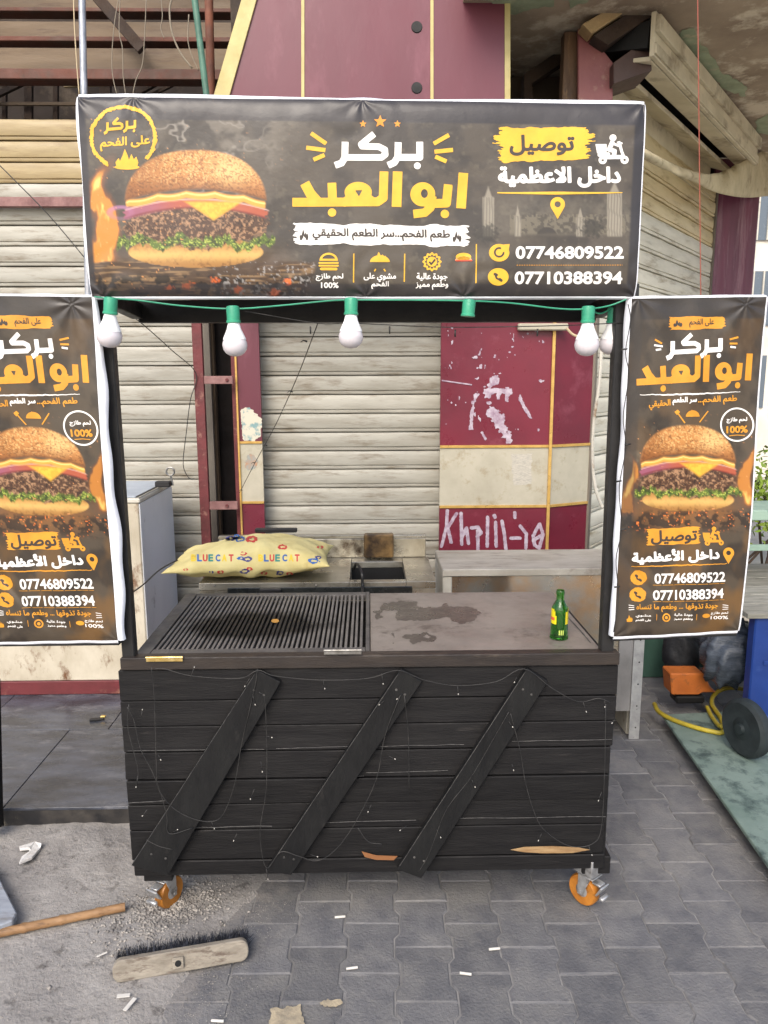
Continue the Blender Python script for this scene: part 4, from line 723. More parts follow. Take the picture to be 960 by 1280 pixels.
# pillow
py_ = sy0+.17; pc = W(316, 697, py_); hw = (W(414, 697, py_)[0]-W(218, 697, py_)[0])/2
pil = thing('pillow', 'pale yellow printed pillow lying across the left half of the steel stove', 'pillow', (pc[0], py_, SZ))
nu, nv = 90, 60; bm_ = bmesh.new(); grid = {}
for side in (1, -1):
    for i in range(nu+1):
        for j in range(nv+1):
            u, v = 2*i/nu-1, 2*j/nv-1; edge = (1-u**4)*(1-v**4)
            if side == -1 and (i in (0, nu) or j in (0, nv)): grid[(side, i, j)] = grid[(1, i, j)]; continue
            pin = 1-.10*(abs(u)**2)*(1-abs(v))*0; x = hw*(u*(1-.07*(1-v*v))*1.02); y = .20*v*(1-.10*(1-u*u)); t = max(0, 1-abs(u)**2.2)**.55*max(0, 1-abs(v)**2.4)**.55
            cr = (float(fbm(np.array(u*3.1+side*9), np.array(v*2.2), 5, 3))-.5)*.028*(1-.3*t)+.010*math.sin(u*16+v*3)*(abs(v)**3)*(1-u*u)+.010*math.sin(v*9+u*3)*abs(u)**4
            h = side*(.085 if side > 0 else .055)*t*(1+.12*math.sin(u*2.2+.6)) + cr*min(1, edge*3)
            grid[(side, i, j)] = bm_.verts.new((pc[0]+x, py_+y, SZ+.064+h*1.12+(.012*u)))
    for i in range(nu):
        for j in range(nv):
            q = (grid[(side, i, j)], grid[(side, i+1, j)], grid[(side, i+1, j+1)], grid[(side, i, j+1)]); bm_.faces.new(q if side > 0 else q[::-1])
for v in bm_.verts: v.co.z = max(v.co.z, SZ+.002) if v.co.x > sx0 else v.co.z
b = B(); b.bm.free(); b.bm = bm_
cov = b.done('pillow_cover', M('yellow_pillow_cloth', lin(214, 200, 140), lin(200, 184, 122), rough=.85, scale=9, bump=.25, bscale=45, dirt=lin(182, 160, 100), dscale=6), pil, True)
from mathutils.bvhtree import BVHTree
def bvh_of(o): me = o.data; return BVHTree.FromPolygons([v.co[:] for v in me.vertices], [p.vertices[:] for p in me.polygons])
def on_mesh(tree):
    def f(x, y, off=0.):
        out = []; D = ray(x, y)
        for d in D.reshape(-1, 3):
            h = tree.ray_cast(Vector(CAM), Vector(d).normalized()); p, nrm = (h[0], h[1]) if h[0] is not None else (Vector(CAM)+Vector(d)*(py_-CAM[1]), Vector((0, -1, 0)))
            if nrm.dot(Vector(d)) > 0: nrm = -nrm
            out.append(p+nrm*off)
        return np.array(out)
    return f
mpil = on_mesh(bvh_of(cov)); cY = M('yellow_ink', lin(222, 190, 50), bump=0); cB = M('blue_ink', lin(50, 96, 160), bump=0); cR = M('red_ink', lin(190, 62, 56), bump=0); cT = M('teal_ink', lin(40, 132, 120), bump=0); cN = M('navy_ink', lin(64, 62, 120), bump=0)
for wd, xs in (('BLUECAT', (242, 249.5, 256.5, 263.5, 272.5, 280.5, 289)), ('BLUECAT', (326, 333, 340, 347, 356, 364, 371.5))):
    for ch, x, cc in zip(wd, xs, (cY, cB, cR, cT, cB, cY, cR)): decal('letter', s_text(ch, x-2.6, 693.5, x+2.6, 701.5, .45, 0, False), (x-5, 690, x+5, 705), .45, mpil, .0012, cc, pil)
for (x, y, r, sd_i, cc) in ((304, 692, 5, 1, cR), (309, 699, 6, 2, cN), (301, 698, 4, 3, cB), (392, 701, 7, 4, cB), (398, 697, 4, 5, cN), (353, 684, 6, 6, cR), (288, 673, 6, 7, cN), (300, 674, 7, 8, cB), (315, 674, 8, 9, cR), (306, 714, 6, 10, cN), (312, 711, 4, 11, cR), (276, 715, 4, 12, cR), (264, 715, 3, 13, cN), (330, 716, 4, 14, cR), (350, 716, 5, 15, cN), (362, 717, 4, 16, cR), (296, 670, 4, 17, cB), (400, 684, 4, 18, cR), (232, 712, 3, 19, cR)):
    decal('printed_motif', s_rough(s_ring(x, y, r*.6, r*.22, 1.2, .6), r*.35, .5, sd_i), (x-r*1.6, y-r, x+r*1.6, y+r), .6, mpil, .0012, cc, pil)
# ================================================================ white chest with steel front (right) and white freezer (left)
m_white = M('chipped_white_paint', lin(196, 192, 180), lin(176, 171, 158), rough=.5, scale=5, bump=.1, dirt=lin(120, 92, 62), dscale=7, dlo=.6, dhi=.72)
m_whdirty = M('rusty_white_paint', lin(196, 188, 170), lin(168, 158, 138), rough=.55, scale=6, bump=.2, dirt=lin(104, 70, 44), dscale=9, dlo=.53, dhi=.66, stretch=(1, 1, .6))
CZ = .85; cy0 = G(600, 711, CZ)[1]; cy1 = G(650, 687, CZ)[1]; ex0 = W(553, 711, cy0)[0]; ex1 = W(802, 860, cy0)[0]; cpz = W(780, 889, cy0)[2]
ch = thing('display_chest', 'low white chest counter with a steel front painted with a warm reflection, behind the counter right side', 'chest', ((ex0+ex1)/2, (cy0+cy1)/2, 0))
B().box((ex0, cy0-.008, CZ-.035), (ex1, cy1, CZ), .004).done('top_panel', M('dusty_chest_top', lin(176, 170, 158), lin(150, 143, 130), rough=.5, scale=5, stretch=(1, 3, 1), dirt=lin(118, 108, 96), dscale=6), ch)
B().box((ex0+.001, cy0, .05), (ex0+.045, cy1-.005, CZ-.0355), .004).done('corner_post', m_white, ch); m_angle = M('galvanised_angle', lin(168, 168, 166), lin(140, 140, 140), rough=.5, metal=.3, scale=20, dirt=lin(60, 58, 56), dscale=30, dlo=.64, dhi=.7)
B().box((ex1-.050, cy0-.004, 0), (ex1, cy0, CZ-.0355), .001).box((ex1-.004, cy0+.0005, 0), (ex1, cy0+.04, CZ-.0355), .001).done('corner_leg', m_angle, ch); B().box((ex1-.118, cy0+.0005, cpz), (ex1-.0505, cy0+.01, CZ-.0355), .001).done('grey_panel', M('grey_sheet', lin(132, 130, 128), lin(110, 108, 106), rough=.5, scale=6), ch)
for z_ in np.arange(.06, .8, .11): B().lathe([(.004, -.0048), (.004, -.0042)], (ex1-.02, cy0, z_), 10, 'y').done('bolt_hole', m_pit, ch)
B().box((ex1-.045, cy0+.05, .0), (ex1-.005, cy1-.005, CZ-.0355), .002).done('side_panel', m_white, ch)
B().box((ex0+.046, cy0+.008, cpz), (ex1-.119, cy0+.016, CZ-.036), .001).done('steel_front', M('warm_reflection_steel', lin(190, 186, 176), lin(160, 158, 152), rough=.24, metal=.85, scale=2, bump=.03, bscale=6, dirt=lin(196, 150, 96), dscale=.9, dlo=.46, dhi=.6), ch)  # beige patches paint a warm reflection into the steel colour
B().box((ex0+.046, cy1-.02, .08), (ex1-.046, cy1-.006, CZ-.036)).done('back_panel', m_white, ch)
FZ = .094; fy0 = G(80, 868, FZ)[1]; fz1 = W(172, 622, fy0)[2]; fx1 = W(174, 625, fy0)[0]; fy1 = G(228, 601, fz1)[1]; fx0 = fx1-1.05
fr = thing('white_freezer', 'rusty white chest freezer with a grey blue side, standing on the dark tiled step', 'freezer', ((fx0+fx1)/2, (fy0+fy1)/2, FZ))
B().box((fx0, fy0, FZ+.075), (fx1-.006, fy0+.03, fz1-.03), .005).done('front_panel', m_whdirty, fr); B().box((fx1-.0055, fy0+.004, FZ+.075), (fx1, fy1, fz1-.032), .003).done('side_panel', M('blue_grey_enamel', lin(220, 222, 224), lin(208, 210, 212), rough=.4, scale=2, bump=.05, dirt=lin(118, 116, 112), dscale=4, dlo=.6, dhi=.75), fr)
B().box((fx0, fy0+.031, FZ+.075), (fx1-.006, fy1, fz1-.03), .003).done('cabinet', m_white, fr); B().box((fx0, fy0-.006, fz1-.029), (fx1+.004, fy1, fz1-.004), .006).done('lid', m_white, fr)
B().box((fx0, fy0+.01, fz1-.0035), (fx1-.02, fy1-.02, fz1+.004), .003).done('lid_seal', M('lid_grey', lin(168, 176, 184), lin(150, 158, 166), rough=.5, scale=4), fr)
B().box((fx1-.014, fy0-.004, fz1+.0045), (fx1+.0, fy1-.16, fz1+.008), .001).done('rubber_strip', m_blackmetal, fr)
B().box((fx0, fy0-.004, FZ), (fx1, fy1-.05, FZ+.074), .004).done('plinth', M('maroon_plinth', lin(104, 44, 48), lin(84, 36, 38), rough=.5, scale=6, dirt=lin(140, 100, 84), dscale=8), fr)
a = PL(203, 597, (0, fy1-.25, 0), (0, 1, 0)); B().box((a[0]-.03, a[1]-.05, fz1+.005), (a[0]+.05, a[1]+.01, fz1+.035), .004).done('latch_block', m_blackmetal, fr)
ln = B(); c0 = Vector((a[0]+.045, a[1], fz1+.085)); ln.tube([c0+Vector((.022*math.cos(t), 0, .022*math.sin(t))) for t in np.linspace(0, 6.28, 18)], .005, 6); ln.tube([c0-Vector((0, 0, .02)), c0+Vector((.01, .0, -.078))], .006, 6).done('latch_ring', m_zinc, fr, 'auto')
a = W(17, 810, fy0-.002)
# ================================================================ ground, pavers, dirt, tiled step
def grid_sheet(name, xs, ys, zf, mat, kind='structure', parent=None):
    X, Y = np.meshgrid(xs, ys); Z = zf(X, Y); vi = np.arange(X.size).reshape(X.shape); Fq = np.stack([vi[:-1, :-1], vi[:-1, 1:], vi[1:, 1:], vi[1:, :-1]], -1).reshape(-1, 4)
    o = raw(name, np.stack([X, Y, Z], -1).reshape(-1, 3), Fq, mat, parent, True); return tag(o, kind=kind)
m_ground = M('bounce_ground', lin(186, 178, 164), lin(164, 156, 142), rough=.9, scale=3, bump=.4, bscale=40)  # ground colour raised to bounce light upwards like a sunlit street
grid_sheet('ground', np.linspace(-60, 60, 21), np.linspace(-60, 60, 21), lambda x, y: x*0-.035, m_ground)
pav = thing('paving', None, None, (0, 0, 0)); del_ = [pav.pop(k, None) for k in ('label', 'category')]; pav['kind'] = 'structure'
m_paver = M('grey_concrete_paver', lin(108, 107, 107), lin(88, 88, 91), rough=.8, scale=11, bump=.5, bscale=110, rand=.13, dirt=lin(118, 116, 113), dscale=6, dlo=.48, dhi=.68)
dirt_px = [(150, 1330), (190, 1290), (213, 1240), (238, 1206), (262, 1176), (296, 1134), (330, 1098)]
DL = np.array([G(x, y)[:2] for x, y in dirt_px]); DL = np.vstack([[-1.05, -2.6], DL, [-.30, .45], [-.60, .80], [-.8, 1.2]])
def dirt_edge(y): return np.interp(y, DL[:, 1], DL[:, 0])
def dusty(mat, col, reach=.13):                     # swept dust lying on the pavers next to the rubble
    nt = mat.node_tree; N, L = nt.nodes, nt.links; b = N['Principled BSDF']; g = N.new('ShaderNodeNewGeometry'); sp_ = N.new('ShaderNodeSeparateXYZ'); L.new(g.outputs['Position'], sp_.inputs[0])
    c = N.new('ShaderNodeFloatCurve'); y0, y1 = -1.2, .8; L.new(sp_.outputs['Y'], (mr := N.new('ShaderNodeMapRange')).inputs['Value']); mr.inputs['From Min'].default_value = y0; mr.inputs['From Max'].default_value = y1; L.new(mr.outputs[0], c.inputs['Value'])
    cu = c.mapping.curves[0]; ys = np.linspace(y0, y1, 9)
    for i, y in enumerate(ys):
        v = (float(dirt_edge(y))+1.2)/2.0
        if i in (0, 8): cu.points[0 if i == 0 else -1].location = ((y-y0)/(y1-y0), v)
        else: cu.points.new((y-y0)/(y1-y0), v)
    c.mapping.update()
    def mth(op, a, b_): m = N.new('ShaderNodeMath'); m.operation = op; [L.new(v, m.inputs[i]) if not isinstance(v, (int, float)) else setattr(m.inputs[i], 'default_value', v) for i, v in enumerate((a, b_))]; return m.outputs[0]
    ex = mth('SUBTRACT', mth('MULTIPLY', c.outputs[0], 2.0), 1.2); d = mth('SUBTRACT', sp_.outputs['X'], ex); nz = N.new('ShaderNodeTexNoise'); nz.inputs['Scale'].default_value = 14; nz.inputs['Detail'].default_value = 9; nz.inputs['Roughness'].default_value = .78; L.new(g.outputs['Position'], nz.inputs['Vector'])
    d2 = mth('SUBTRACT', d, mth('MULTIPLY', mth('SUBTRACT', nz.outputs['Fac'], .5), .9)); r_ = N.new('ShaderNodeMapRange'); r_.inputs['From Min'].default_value = reach; r_.inputs['From Max'].default_value = -.02; L.new(d2, r_.inputs['Value'])
    x = N.new('ShaderNodeMix'); x.data_type = 'RGBA'; L.new(mth('MULTIPLY', r_.outputs[0], .85), x.inputs[0]); L.new(b.inputs['Base Color'].links[0].from_socket, x.inputs[6]); x.inputs[7].default_value = (*col, 1); L.new(x.outputs[2], b.inputs['Base Color'])
dusty(m_paver, lin(126, 122, 118))
def paver_mesh(seed):
    r = random.Random(seed); Lh = .2052/2-.0016; w1, w2 = .0885-.0016, .0715-.0016
    half = [(w1, -Lh), (w1, -Lh*.62), (w2, -Lh*.40), (w2, Lh*.40), (w1, Lh*.62), (w1, Lh)]; P = half+[(-x, y) for x, y in half[::-1]]
    bm = bmesh.new(); rings = []
    for ins, z in ((0, -.03), (0, -.004), (.0036, 0)):
        rings.append([bm.verts.new((x-math.copysign(ins, x)+(r.uniform(-.0007, .0007)), y-math.copysign(ins, y)*(1 if abs(y) > Lh*.9 else .2), z)) for x, y in P])
    for a, b in zip(rings, rings[1:]):
        for j in range(12): bm.faces.new((a[j], a[(j+1) % 12], b[(j+1) % 12], b[j]))
    bm.faces.new(rings[-1]); me = bpy.data.meshes.new('paver'); bm.to_mesh(me); bm.free(); me.materials.append(m_paver); return me
pms = [paver_mesh(i) for i in range(5)]; rot = -.021; cr_, sr_ = math.cos(rot), math.sin(rot); near = []; far = []
ax, ay = G(464, 1184)[:2]
def smooth_h(x, y): return .006*(float(fbm(np.array(x*1.2), np.array(y*1.2), 77, 2))-.5)
for i in range(-14, 22):
    for j in range(-9, 26):
        lx, ly = i*.16, j*.2052+(.1026 if i % 2 else 0); x = ax+lx*cr_-ly*sr_; y = ay+lx*sr_+ly*cr_
        if y > 2.35 or y < -1.35 or x < dirt_edge(y)-.02 or x > 2.9 or (x < -.78 and y > .5) or (y > .85 and x < .7) or (y > 1.2 and x < 1.0): continue
        u, v, zz = proj((x, y, 0)); vis = -40 < u < 1000 and 845 < v < 1330 and not (170 < u < 755 and v < 1070) and not (u > 835+(v-890)*.70 and v > 880)
        (near if vis else far).append((x, y, v))
near.sort(key=lambda q: -q[2]); far = near[298:]+far; kf = 298-min(298, len(near)); near = near[:298]+far[:kf]; far = far[kf:]
for k, (x, y, v) in enumerate(near):
    o = link('paver', random.choice(pms), None, pav); o.location = (x+random.uniform(-.0012, .0012), y+random.uniform(-.0012, .0012), smooth_h(x, y)+random.uniform(-.0012, .0012)-.002); o.rotation_euler = (random.uniform(-.009, .009), random.uniform(-.009, .009), rot+random.uniform(-.012, .012)+(math.pi if random.random() < .5 else 0))
bmf = bmesh.new()
for x, y, v in far:
    me = random.choice(pms); t = bmesh.new(); t.from_mesh(me); t.transform(Matrix.Translation((x, y, smooth_h(x, y)-.002)) @ Matrix.Rotation(rot, 4, 'Z')); m2 = bpy.data.meshes.new('t'); t.to_mesh(m2); t.free(); bmf.from_mesh(m2); bpy.data.meshes.remove(m2)
me = bpy.data.meshes.new('distant_pavers'); bmf.to_mesh(me); bmf.free(); tag(link('distant_pavers', me, m_paver, pav), kind='stuff')
grid_sheet('joint_sand', np.arange(-1.3, 3.0, .03), np.arange(-1.5, 2.4, .03), lambda x, y: -.0055+.006*(fbm(x*1.2, y*1.2, 77, 2)-.5)+.004*(fbm(x*9, y*9, 31, 3)-.5), M('joint_sand', lin(136, 134, 132), lin(104, 103, 103), rough=.95, scale=9, bump=.4, bscale=150), 'stuff', pav)
m_dirt = M('rubble_dirt', lin(148, 144, 139), lin(128, 124, 120), rough=.95, scale=5, bump=.7, bscale=70, dirt=lin(96, 92, 88), dscale=14, dlo=.56, dhi=.66)
ys = np.arange(-2.6, .56, .008); ts = np.linspace(0, 1, 230)**.55
V = []
for y in ys:
    e = dirt_edge(y)+.05*(float(fbm(np.array(y*9.), np.array(3.), 5, 4))-.5)+.04; x = -3.2+(e+3.2)*ts; yy = np.full_like(x, y); d = e-x
    z = .007+.012*(fbm(x*6, yy*6, 41, 4)-.45)+.006*(fbm(x*30, yy*30, 42, 3)-.5); z += .03*np.exp(-((x+1.1)**2+(yy-.5)**2)/.09)*(fbm(x*8, yy*8, 3, 3)); z += .016*np.exp(-(((x+.62)/.16)**2+((yy+.12)/.14)**2)); z = z*sstep(0, .12, d)-.006*(1-sstep(0, .05, d))
    V.append(np.stack([x, yy, z], -1))
V = np.array(V); vi = np.arange(V.shape[0]*V.shape[1]).reshape(V.shape[:2]); dirt = raw('dirt_ground', V.reshape(-1, 3), np.stack([vi[:-1, :-1], vi[:-1, 1:], vi[1:, 1:], vi[1:, :-1]], -1).reshape(-1, 4), m_dirt, None, True); tag(dirt, kind='structure')
def dz_at(x, y):
    j = int(np.clip(round((y+2.6)/.008), 0, len(ys)-1)); row = V[j]; return float(np.interp(x, row[:, 0], row[:, 2]))
# gravel
def pebbles(name, pts, mat):
    vs = []; fs = []; oct_ = np.array([(1, 0, 0), (-1, 0, 0), (0, 1, 0), (0, -1, 0), (0, 0, 1), (0, 0, -1)], float); of = [(0, 2, 4), (2, 1, 4), (1, 3, 4), (3, 0, 4), (2, 0, 5), (1, 2, 5), (3, 1, 5), (0, 3, 5)]
    for x, y, r in pts:
        s = oct_*r*RS.uniform(.55, 1.15, (6, 1))*np.array([1, RS.uniform(.6, 1), RS.uniform(.4, .8)]); a = RS.uniform(0, 6.3); c_, s_ = math.cos(a), math.sin(a)
        s = np.stack([s[:, 0]*c_-s[:, 1]*s_, s[:, 0]*s_+s[:, 1]*c_, s[:, 2]], 1); z = dz_at(x, y) if x < dirt_edge(y)+.05 else smooth_h(x, y)
        k = len(vs); vs += list(s+(x, y, z+r*.25)); fs += [tuple(q+k for q in f) for f in of]
    return tag(raw(name, vs, fs, mat), kind='stuff')
P = []
for _ in range(2600):
    P.append((RS.uniform(-1.7, -.45), RS.uniform(-.85, .5), RS.uniform(.0010, .0034)))
for _ in range(1500):
    c = G(*[(188, 1158), (214, 1135), (235, 1128)][RS.randint(3)])[:2]; P.append((c[0]+RS.normal()*.075, c[1]+RS.normal()*.055, RS.uniform(.0022, .0085)))
for _ in range(1600):
    y = RS.uniform(-.75, .5); x = dirt_edge(y)+.03-abs(RS.normal())*.45; P.append((x, y, RS.uniform(.0010, .0034)))
for _ in range(1400):
    y = RS.uniform(-.7, .1); x = dirt_edge(y)+abs(RS.normal())*.10; P.append((x, y, RS.uniform(.001, .0025)))
for u, v, r in ((205, 1146, .012), (226, 1137, .010), (170, 1145, .008), (62, 1238, .009), (193, 1152, .010), (131, 1185, .008), (62, 1044, .008), (95, 1120, .006)): q = G(u, v); P.append((q[0], q[1], r))
pebbles('gravel', P, M('pale_gravel', lin(164, 158, 150), lin(112, 108, 104), rough=.9, scale=25, det=2, bump=.2))
# cement stains and litter on the pavers
m_cem = M('cement_smear', lin(172, 158, 132), lin(140, 130, 112), rough=.9, scale=30, bump=.4)
decal('cement_smear', s_u(s_rough(s_poly([(338, 1262), (375, 1256), (382, 1290), (334, 1290)]), 4, .15, 4), s_rough(s_ell(415, 1253, 14, 4.5), 3, .2, 6)), (325, 1240, 440, 1300), 1., lambda x, y, off=0.: G(x, y, off), .0052, m_cem, pav)
m_butt = M('cigarette_white', lin(196, 192, 184), rough=.8, bump=.1)
for k, (u, v, a, how) in enumerate(((440, 1210, .15, 'on the paving below the middle of the cart'), (582, 1217, -.2, 'on the paving, rightmost of the litter stubs'), (425, 1146, .1, 'on the paving close under the cart front edge'), (272, 1276, -.1, 'at the bottom picture edge, right of the broom head'), (618, 1186, .1, 'on the paving below the right diagonal board'))):
    p = G(u, v, .006); d = Vector((math.cos(a), math.sin(a), 0))*.017; o = B().tube([Vector(p)-d, Vector(p)-d*.2, Vector(p)+d], .0038, 9).done('cigarette_butt', m_butt, None, 'auto'); tag(o, 'white cigarette butt lying '+how, 'litter', 'cigarette butts on the ground')
for u, v, a, L_, lb in ((155, 1254, .1, .035, 'flat white paper scrap on the dirt below the broom head'), (163, 1265, 1.2, .045, 'thin pale splinter on the dirt just below the paper scrap'), (128, 1202, .6, .03, 'small pale splinter at the left tip of the broom head')):
    p = G(u, v, .0); z = dz_at(p[0], p[1])+.012; d = Vector((math.cos(a), math.sin(a), 0))*L_/2; c = Vector((p[0], p[1], z)); o = B().beam(c-d, c+d, .012 if 'paper' in lb else .006, .002, bev=.0004).done('litter_scrap', m_butt, None); tag(o, lb, 'litter')
# tiled step on the left
m_tile = M('dark_marble_tile', lin(52, 54, 60), lin(78, 82, 92), rough=.24, scale=4, stretch=(1, 2.5, 1), bump=.08, dirt=lin(108, 108, 112), dscale=5, dlo=.56, dhi=.72, rand=.1)
stp = thing('tiled_step', None, None, (0, 0, 0)); [stp.pop(k, None) for k in ('label', 'category')]; stp['kind'] = 'structure'
Y0 = .53; B().box((-4.2, Y0+.012, -.03), (-.8, 2.9, .082)).done('step_core', M('grey_mortar', lin(120, 112, 100), lin(90, 84, 78), rough=.9, scale=8, bump=.5, bscale=40), stp)
yj = [Y0-.006, G(80, 912, .094)[1], 1.86, 2.5]
for r_ in range(3):
    for i in range(5):
        x0 = -.795-.62*(i+1)+(.18 if r_ % 2 else 0); x1 = x0+.62
        if x1 > -.8: x1 = -.8
        B().box((x0+.0015, yj[r_]+.0015, .0825), (x1-.0015, yj[r_+1]-.0015, .094+random.uniform(-.001, .001)), .0015).done('tile', m_tile, stp)
for i in range(5): B().box((-.8-.62*(i+1)+.002, Y0+.001, -.0), (-.8-.62*i-.002, Y0+.0115, .081), .0015).done('riser_tile', M('black_marble', lin(34, 34, 36), lin(70, 66, 62), rough=.4, scale=9, dirt=lin(130, 120, 104), dscale=8, dlo=.6, dhi=.7), stp)
# ================================================================ litter and tools
m_bam = M('bamboo', lin(150, 116, 80), lin(126, 94, 62), rough=.6, scale=6, stretch=(1, 6, 6), dirt=lin(96, 70, 46), dscale=12, bump=.2)
p, q = G(-40, 1186), G(157, 1143); p[2] = dz_at(p[0], p[1])+.020; q[2] = dz_at(q[0], q[1])+.018; pts = []; rr = []
for i, t in enumerate(np.linspace(0, 1, 60)): pts.append(p+(q-p)*t); rr.append(.0135+(.0018 if i % 14 in (6, 7) else 0))
tag(B().tube(pts, rr, 12).done('bamboo_pole', m_bam, None, 'auto'), 'brown bamboo pole lying on the dirt at the lower left', 'pole')
bk = thing('broom_head', 'worn pale wooden broom head with black bristles lying on the ground, without its handle', 'broom', G(228, 1215))
a, b_ = G(142, 1226, .010), G(311, 1197, .010); L_ = np.linalg.norm(b_-a); cx_ = (a+b_)/2; ang = math.atan2(b_[1]-a[1], b_[0]-a[0]); Mx = Matrix.Translation(Vector((cx_[0], cx_[1], .042))) @ Matrix.Rotation(ang, 4, 'Z') @ Matrix.Rotation(math.radians(-14), 4, 'X')
m_bw = M('worn_broom_wood', lin(150, 142, 128), lin(118, 110, 98), rough=.8, scale=8, stretch=(1, 4, 4), dirt=lin(96, 84, 74), dscale=14, dlo=.52, dhi=.66, bump=.3)
t = B(); h_ = .031; prof = [(L_/2*math.copysign(1, c), s) for c, s in ()] ; out = []
for k in range(32):
    a_ = 2*math.pi*k/32; c, s = math.cos(a_), math.sin(a_); out.append((math.copysign((L_/2-h_*.8), c)+h_*.8*c, -.012, h_*math.copysign(abs(s)**.8, s)))
t.slab(out, (0, .024, 0), .003); t.bm.transform(Mx); t.done('wooden_block', m_bw, bk)
t = B(); t.box((-.016-.01, -.020, -.016), (.016-.01, -.0125, .016), .002); t.bm.transform(Mx); t.done('socket', m_bw, bk); t = B(); t.lathe([(.009, -.0215), (.009, -.0202)], (-.01, 0, 0), 18, 'y'); t.bm.transform(Mx); t.done('socket_hole', m_pit, bk)
t = B()
for _ in range(4200):
    x, z = RS.uniform(-L_/2+.012, L_/2-.008), RS.uniform(-.024, .026); p0 = Vector((x, .011, z)); p1 = p0+Vector((RS.normal()*.008+x*.05, RS.uniform(.035, .056), z*.3+RS.normal()*.007)); n_ = Vector((RS.normal(), 0, RS.normal())).normalized()*.0011
    v = [t.bm.verts.new(c) for c in (p0-n_, p0+n_, p1+n_*.5, p1-n_*.5)]; t.bm.faces.new(v)
t.bm.transform(Mx); tag(t.done('bristles', M('black_bristle', lin(30, 32, 38), lin(60, 62, 70), rough=.6, scale=60, bump=0), bk, recalc=False), kind='stuff')
m_rag = M('white_rag', lin(214, 212, 208), lin(180, 176, 170), rough=.8, scale=30, bump=.3)
bm_ = B(); g0 = G(38, 1068); zz = dz_at(g0[0], g0[1])
pts = [(24, 1061), (44, 1055), (52, 1057), (50, 1063), (40, 1075), (24, 1081), (27, 1074), (38, 1066), (36, 1063), (25, 1064)]
Wp = [G(x, y, zz+.006+.006*((i*7) % 3)) for i, (x, y) in enumerate(pts)]; bm_.slab(Wp, (0, .002, .010), .0015); tag(bm_.done('white_rag', m_rag, None), 'small crumpled white rag lying on the dirt in front of the tiled step', 'rag')
pp = [G(x, y, .03) for x, y in ((-60, 1065), (-6, 1094), (22, 1150), (17, 1160), (2, 1166), (-60, 1190))]; tag(B().slab(pp, (0, 0, .028), .004).done('painted_board', M('pale_blue_board', lin(150, 156, 164), lin(130, 134, 142), rough=.5, scale=6, stretch=(1, 5, 1), dirt=lin(110, 104, 98)), None), 'pale blue grey board end lying on the dirt at the left picture edge', 'board')
tag(B().beam(W(2, 1035, .45)-(.035, 0, 0), W(-4, 850, .45)-(.03, 0, 0), .06, .06, up=(0, 1, 0), bev=.004).done('black_post', m_blackwood, None), 'black post standing at the left picture edge by the tiled step', 'post')
lt = thing('broken_lighter', 'small black and brass broken gadget lying on the dark tiled step', 'litter', G(125, 899, .094)); c = G(122, 900, .096)
B().beam(c+(-.035, -.006, .004), c+(.03, .006, .004), .018, .010, bev=.002).done('casing', m_blackmetal, lt); B().box(c+(.012, .002, .009), c+(.036, .018, .018), .002).done('brass_piece', m_brass, lt)
# ================================================================ shop fronts behind
FY = 2.40
m_slat = M('cream_shutter_paint', lin(166, 163, 152), lin(146, 142, 130), rough=.5, scale=3, stretch=(1, 3, 6), bump=.08, bscale=30, dirt=lin(112, 101, 84), dscale=3.4, dlo=.52, dhi=.70, rand=.09)
m_slaty = M('sunlit_shutter_paint', lin(162, 144, 106), lin(144, 126, 92), rough=.45, scale=3, stretch=(1, 3, 6), bump=.08, bscale=30, dirt=lin(118, 96, 66), dscale=2.4, dlo=.52, dhi=.7, rand=.08)  # warmer copy of the slat paint, with sunlight put into its colour
m_rail = M('shutter_rail', lin(120, 112, 100), lin(92, 84, 76), rough=.6, scale=6, stretch=(1, 1, .3), bump=.2)
PITCH_S = .1125; prf = [(0, .009), (.0012, -.012), (.006, -.014), (.015, -.014), (.018, -.004), (.0215, -.004), (.0235, -.0125), (.045, -.0165), (.078, -.0165), (.097, -.0135), (.1045, -.010), (.1085, .004), (.1123, .009)]
def slat_mesh(L_, seed):
    r = np.random.RandomState(seed); nx = max(6, int(L_/.12)); vs = []
    for i in range(nx+1):
        d = r.normal()*.0022
        for z, y in prf: vs.append((L_*i/nx, y+d*(abs(y) > .005)+r.normal()*.0003, z+r.normal()*.0004))
    k = len(prf); fs = [(i*k+j, (i+1)*k+j, (i+1)*k+j+1, i*k+j+1) for i in range(nx) for j in range(k-1)]
    me = bpy.data.meshes.new('slat'); me.from_pydata(vs, [], fs); me.update(); me.polygons.foreach_set('use_smooth', [True]*len(me.polygons)); me.set_sharp_from_angle(angle=math.radians(35)); return me
def shutter(label, L_, z0, z1, loc, rz, yellow_above=99, pitch=1., paint=None, paint2=None):
    e = thing('roller_shutter', label, 'shutter', (0, 0, 0)); ms = [slat_mesh(L_, s) for s in (1, 2, 3)]; ms2 = [m.copy() for m in ms] if yellow_above < z1 else ms
    for m in ms: m.materials.append(paint or m_slat)
    if ms2 is not ms: [m.materials.append(paint2 or m_slaty) for m in ms2]
    k = 0; z = z0
    while z < z1-.02:
        o = link('slat', (ms2 if z > yellow_above else ms)[k % 3], None, e); o.location = (0, 0, z); o.scale = (1, 1, pitch); o.rotation_euler = (random.uniform(-.03, .03), 0, 0); z += PITCH_S*pitch; k += 1
    B().box((0, .008, z0), (L_, .012, z)).done('backing', M('shutter_back', lin(60, 56, 50), bump=0), e)
    for xe in (0, L_): B().box((xe-.02, -.03, z0), (xe+.02, .007, z1), .002).done('side_rail', m_rail, e)
    e.location = loc; e.rotation_euler = (0, 0, rz); return e
lx0, lx1 = W(-260, 500, FY)[0], W(262, 500, FY)[0]; shutter('wide cream roller shutter at the left, its top painted a sunlit yellow', lx1-lx0, .11, W(50, 146, FY)[2], (lx0, FY, 0), 0, W(50, 235, FY)[2])
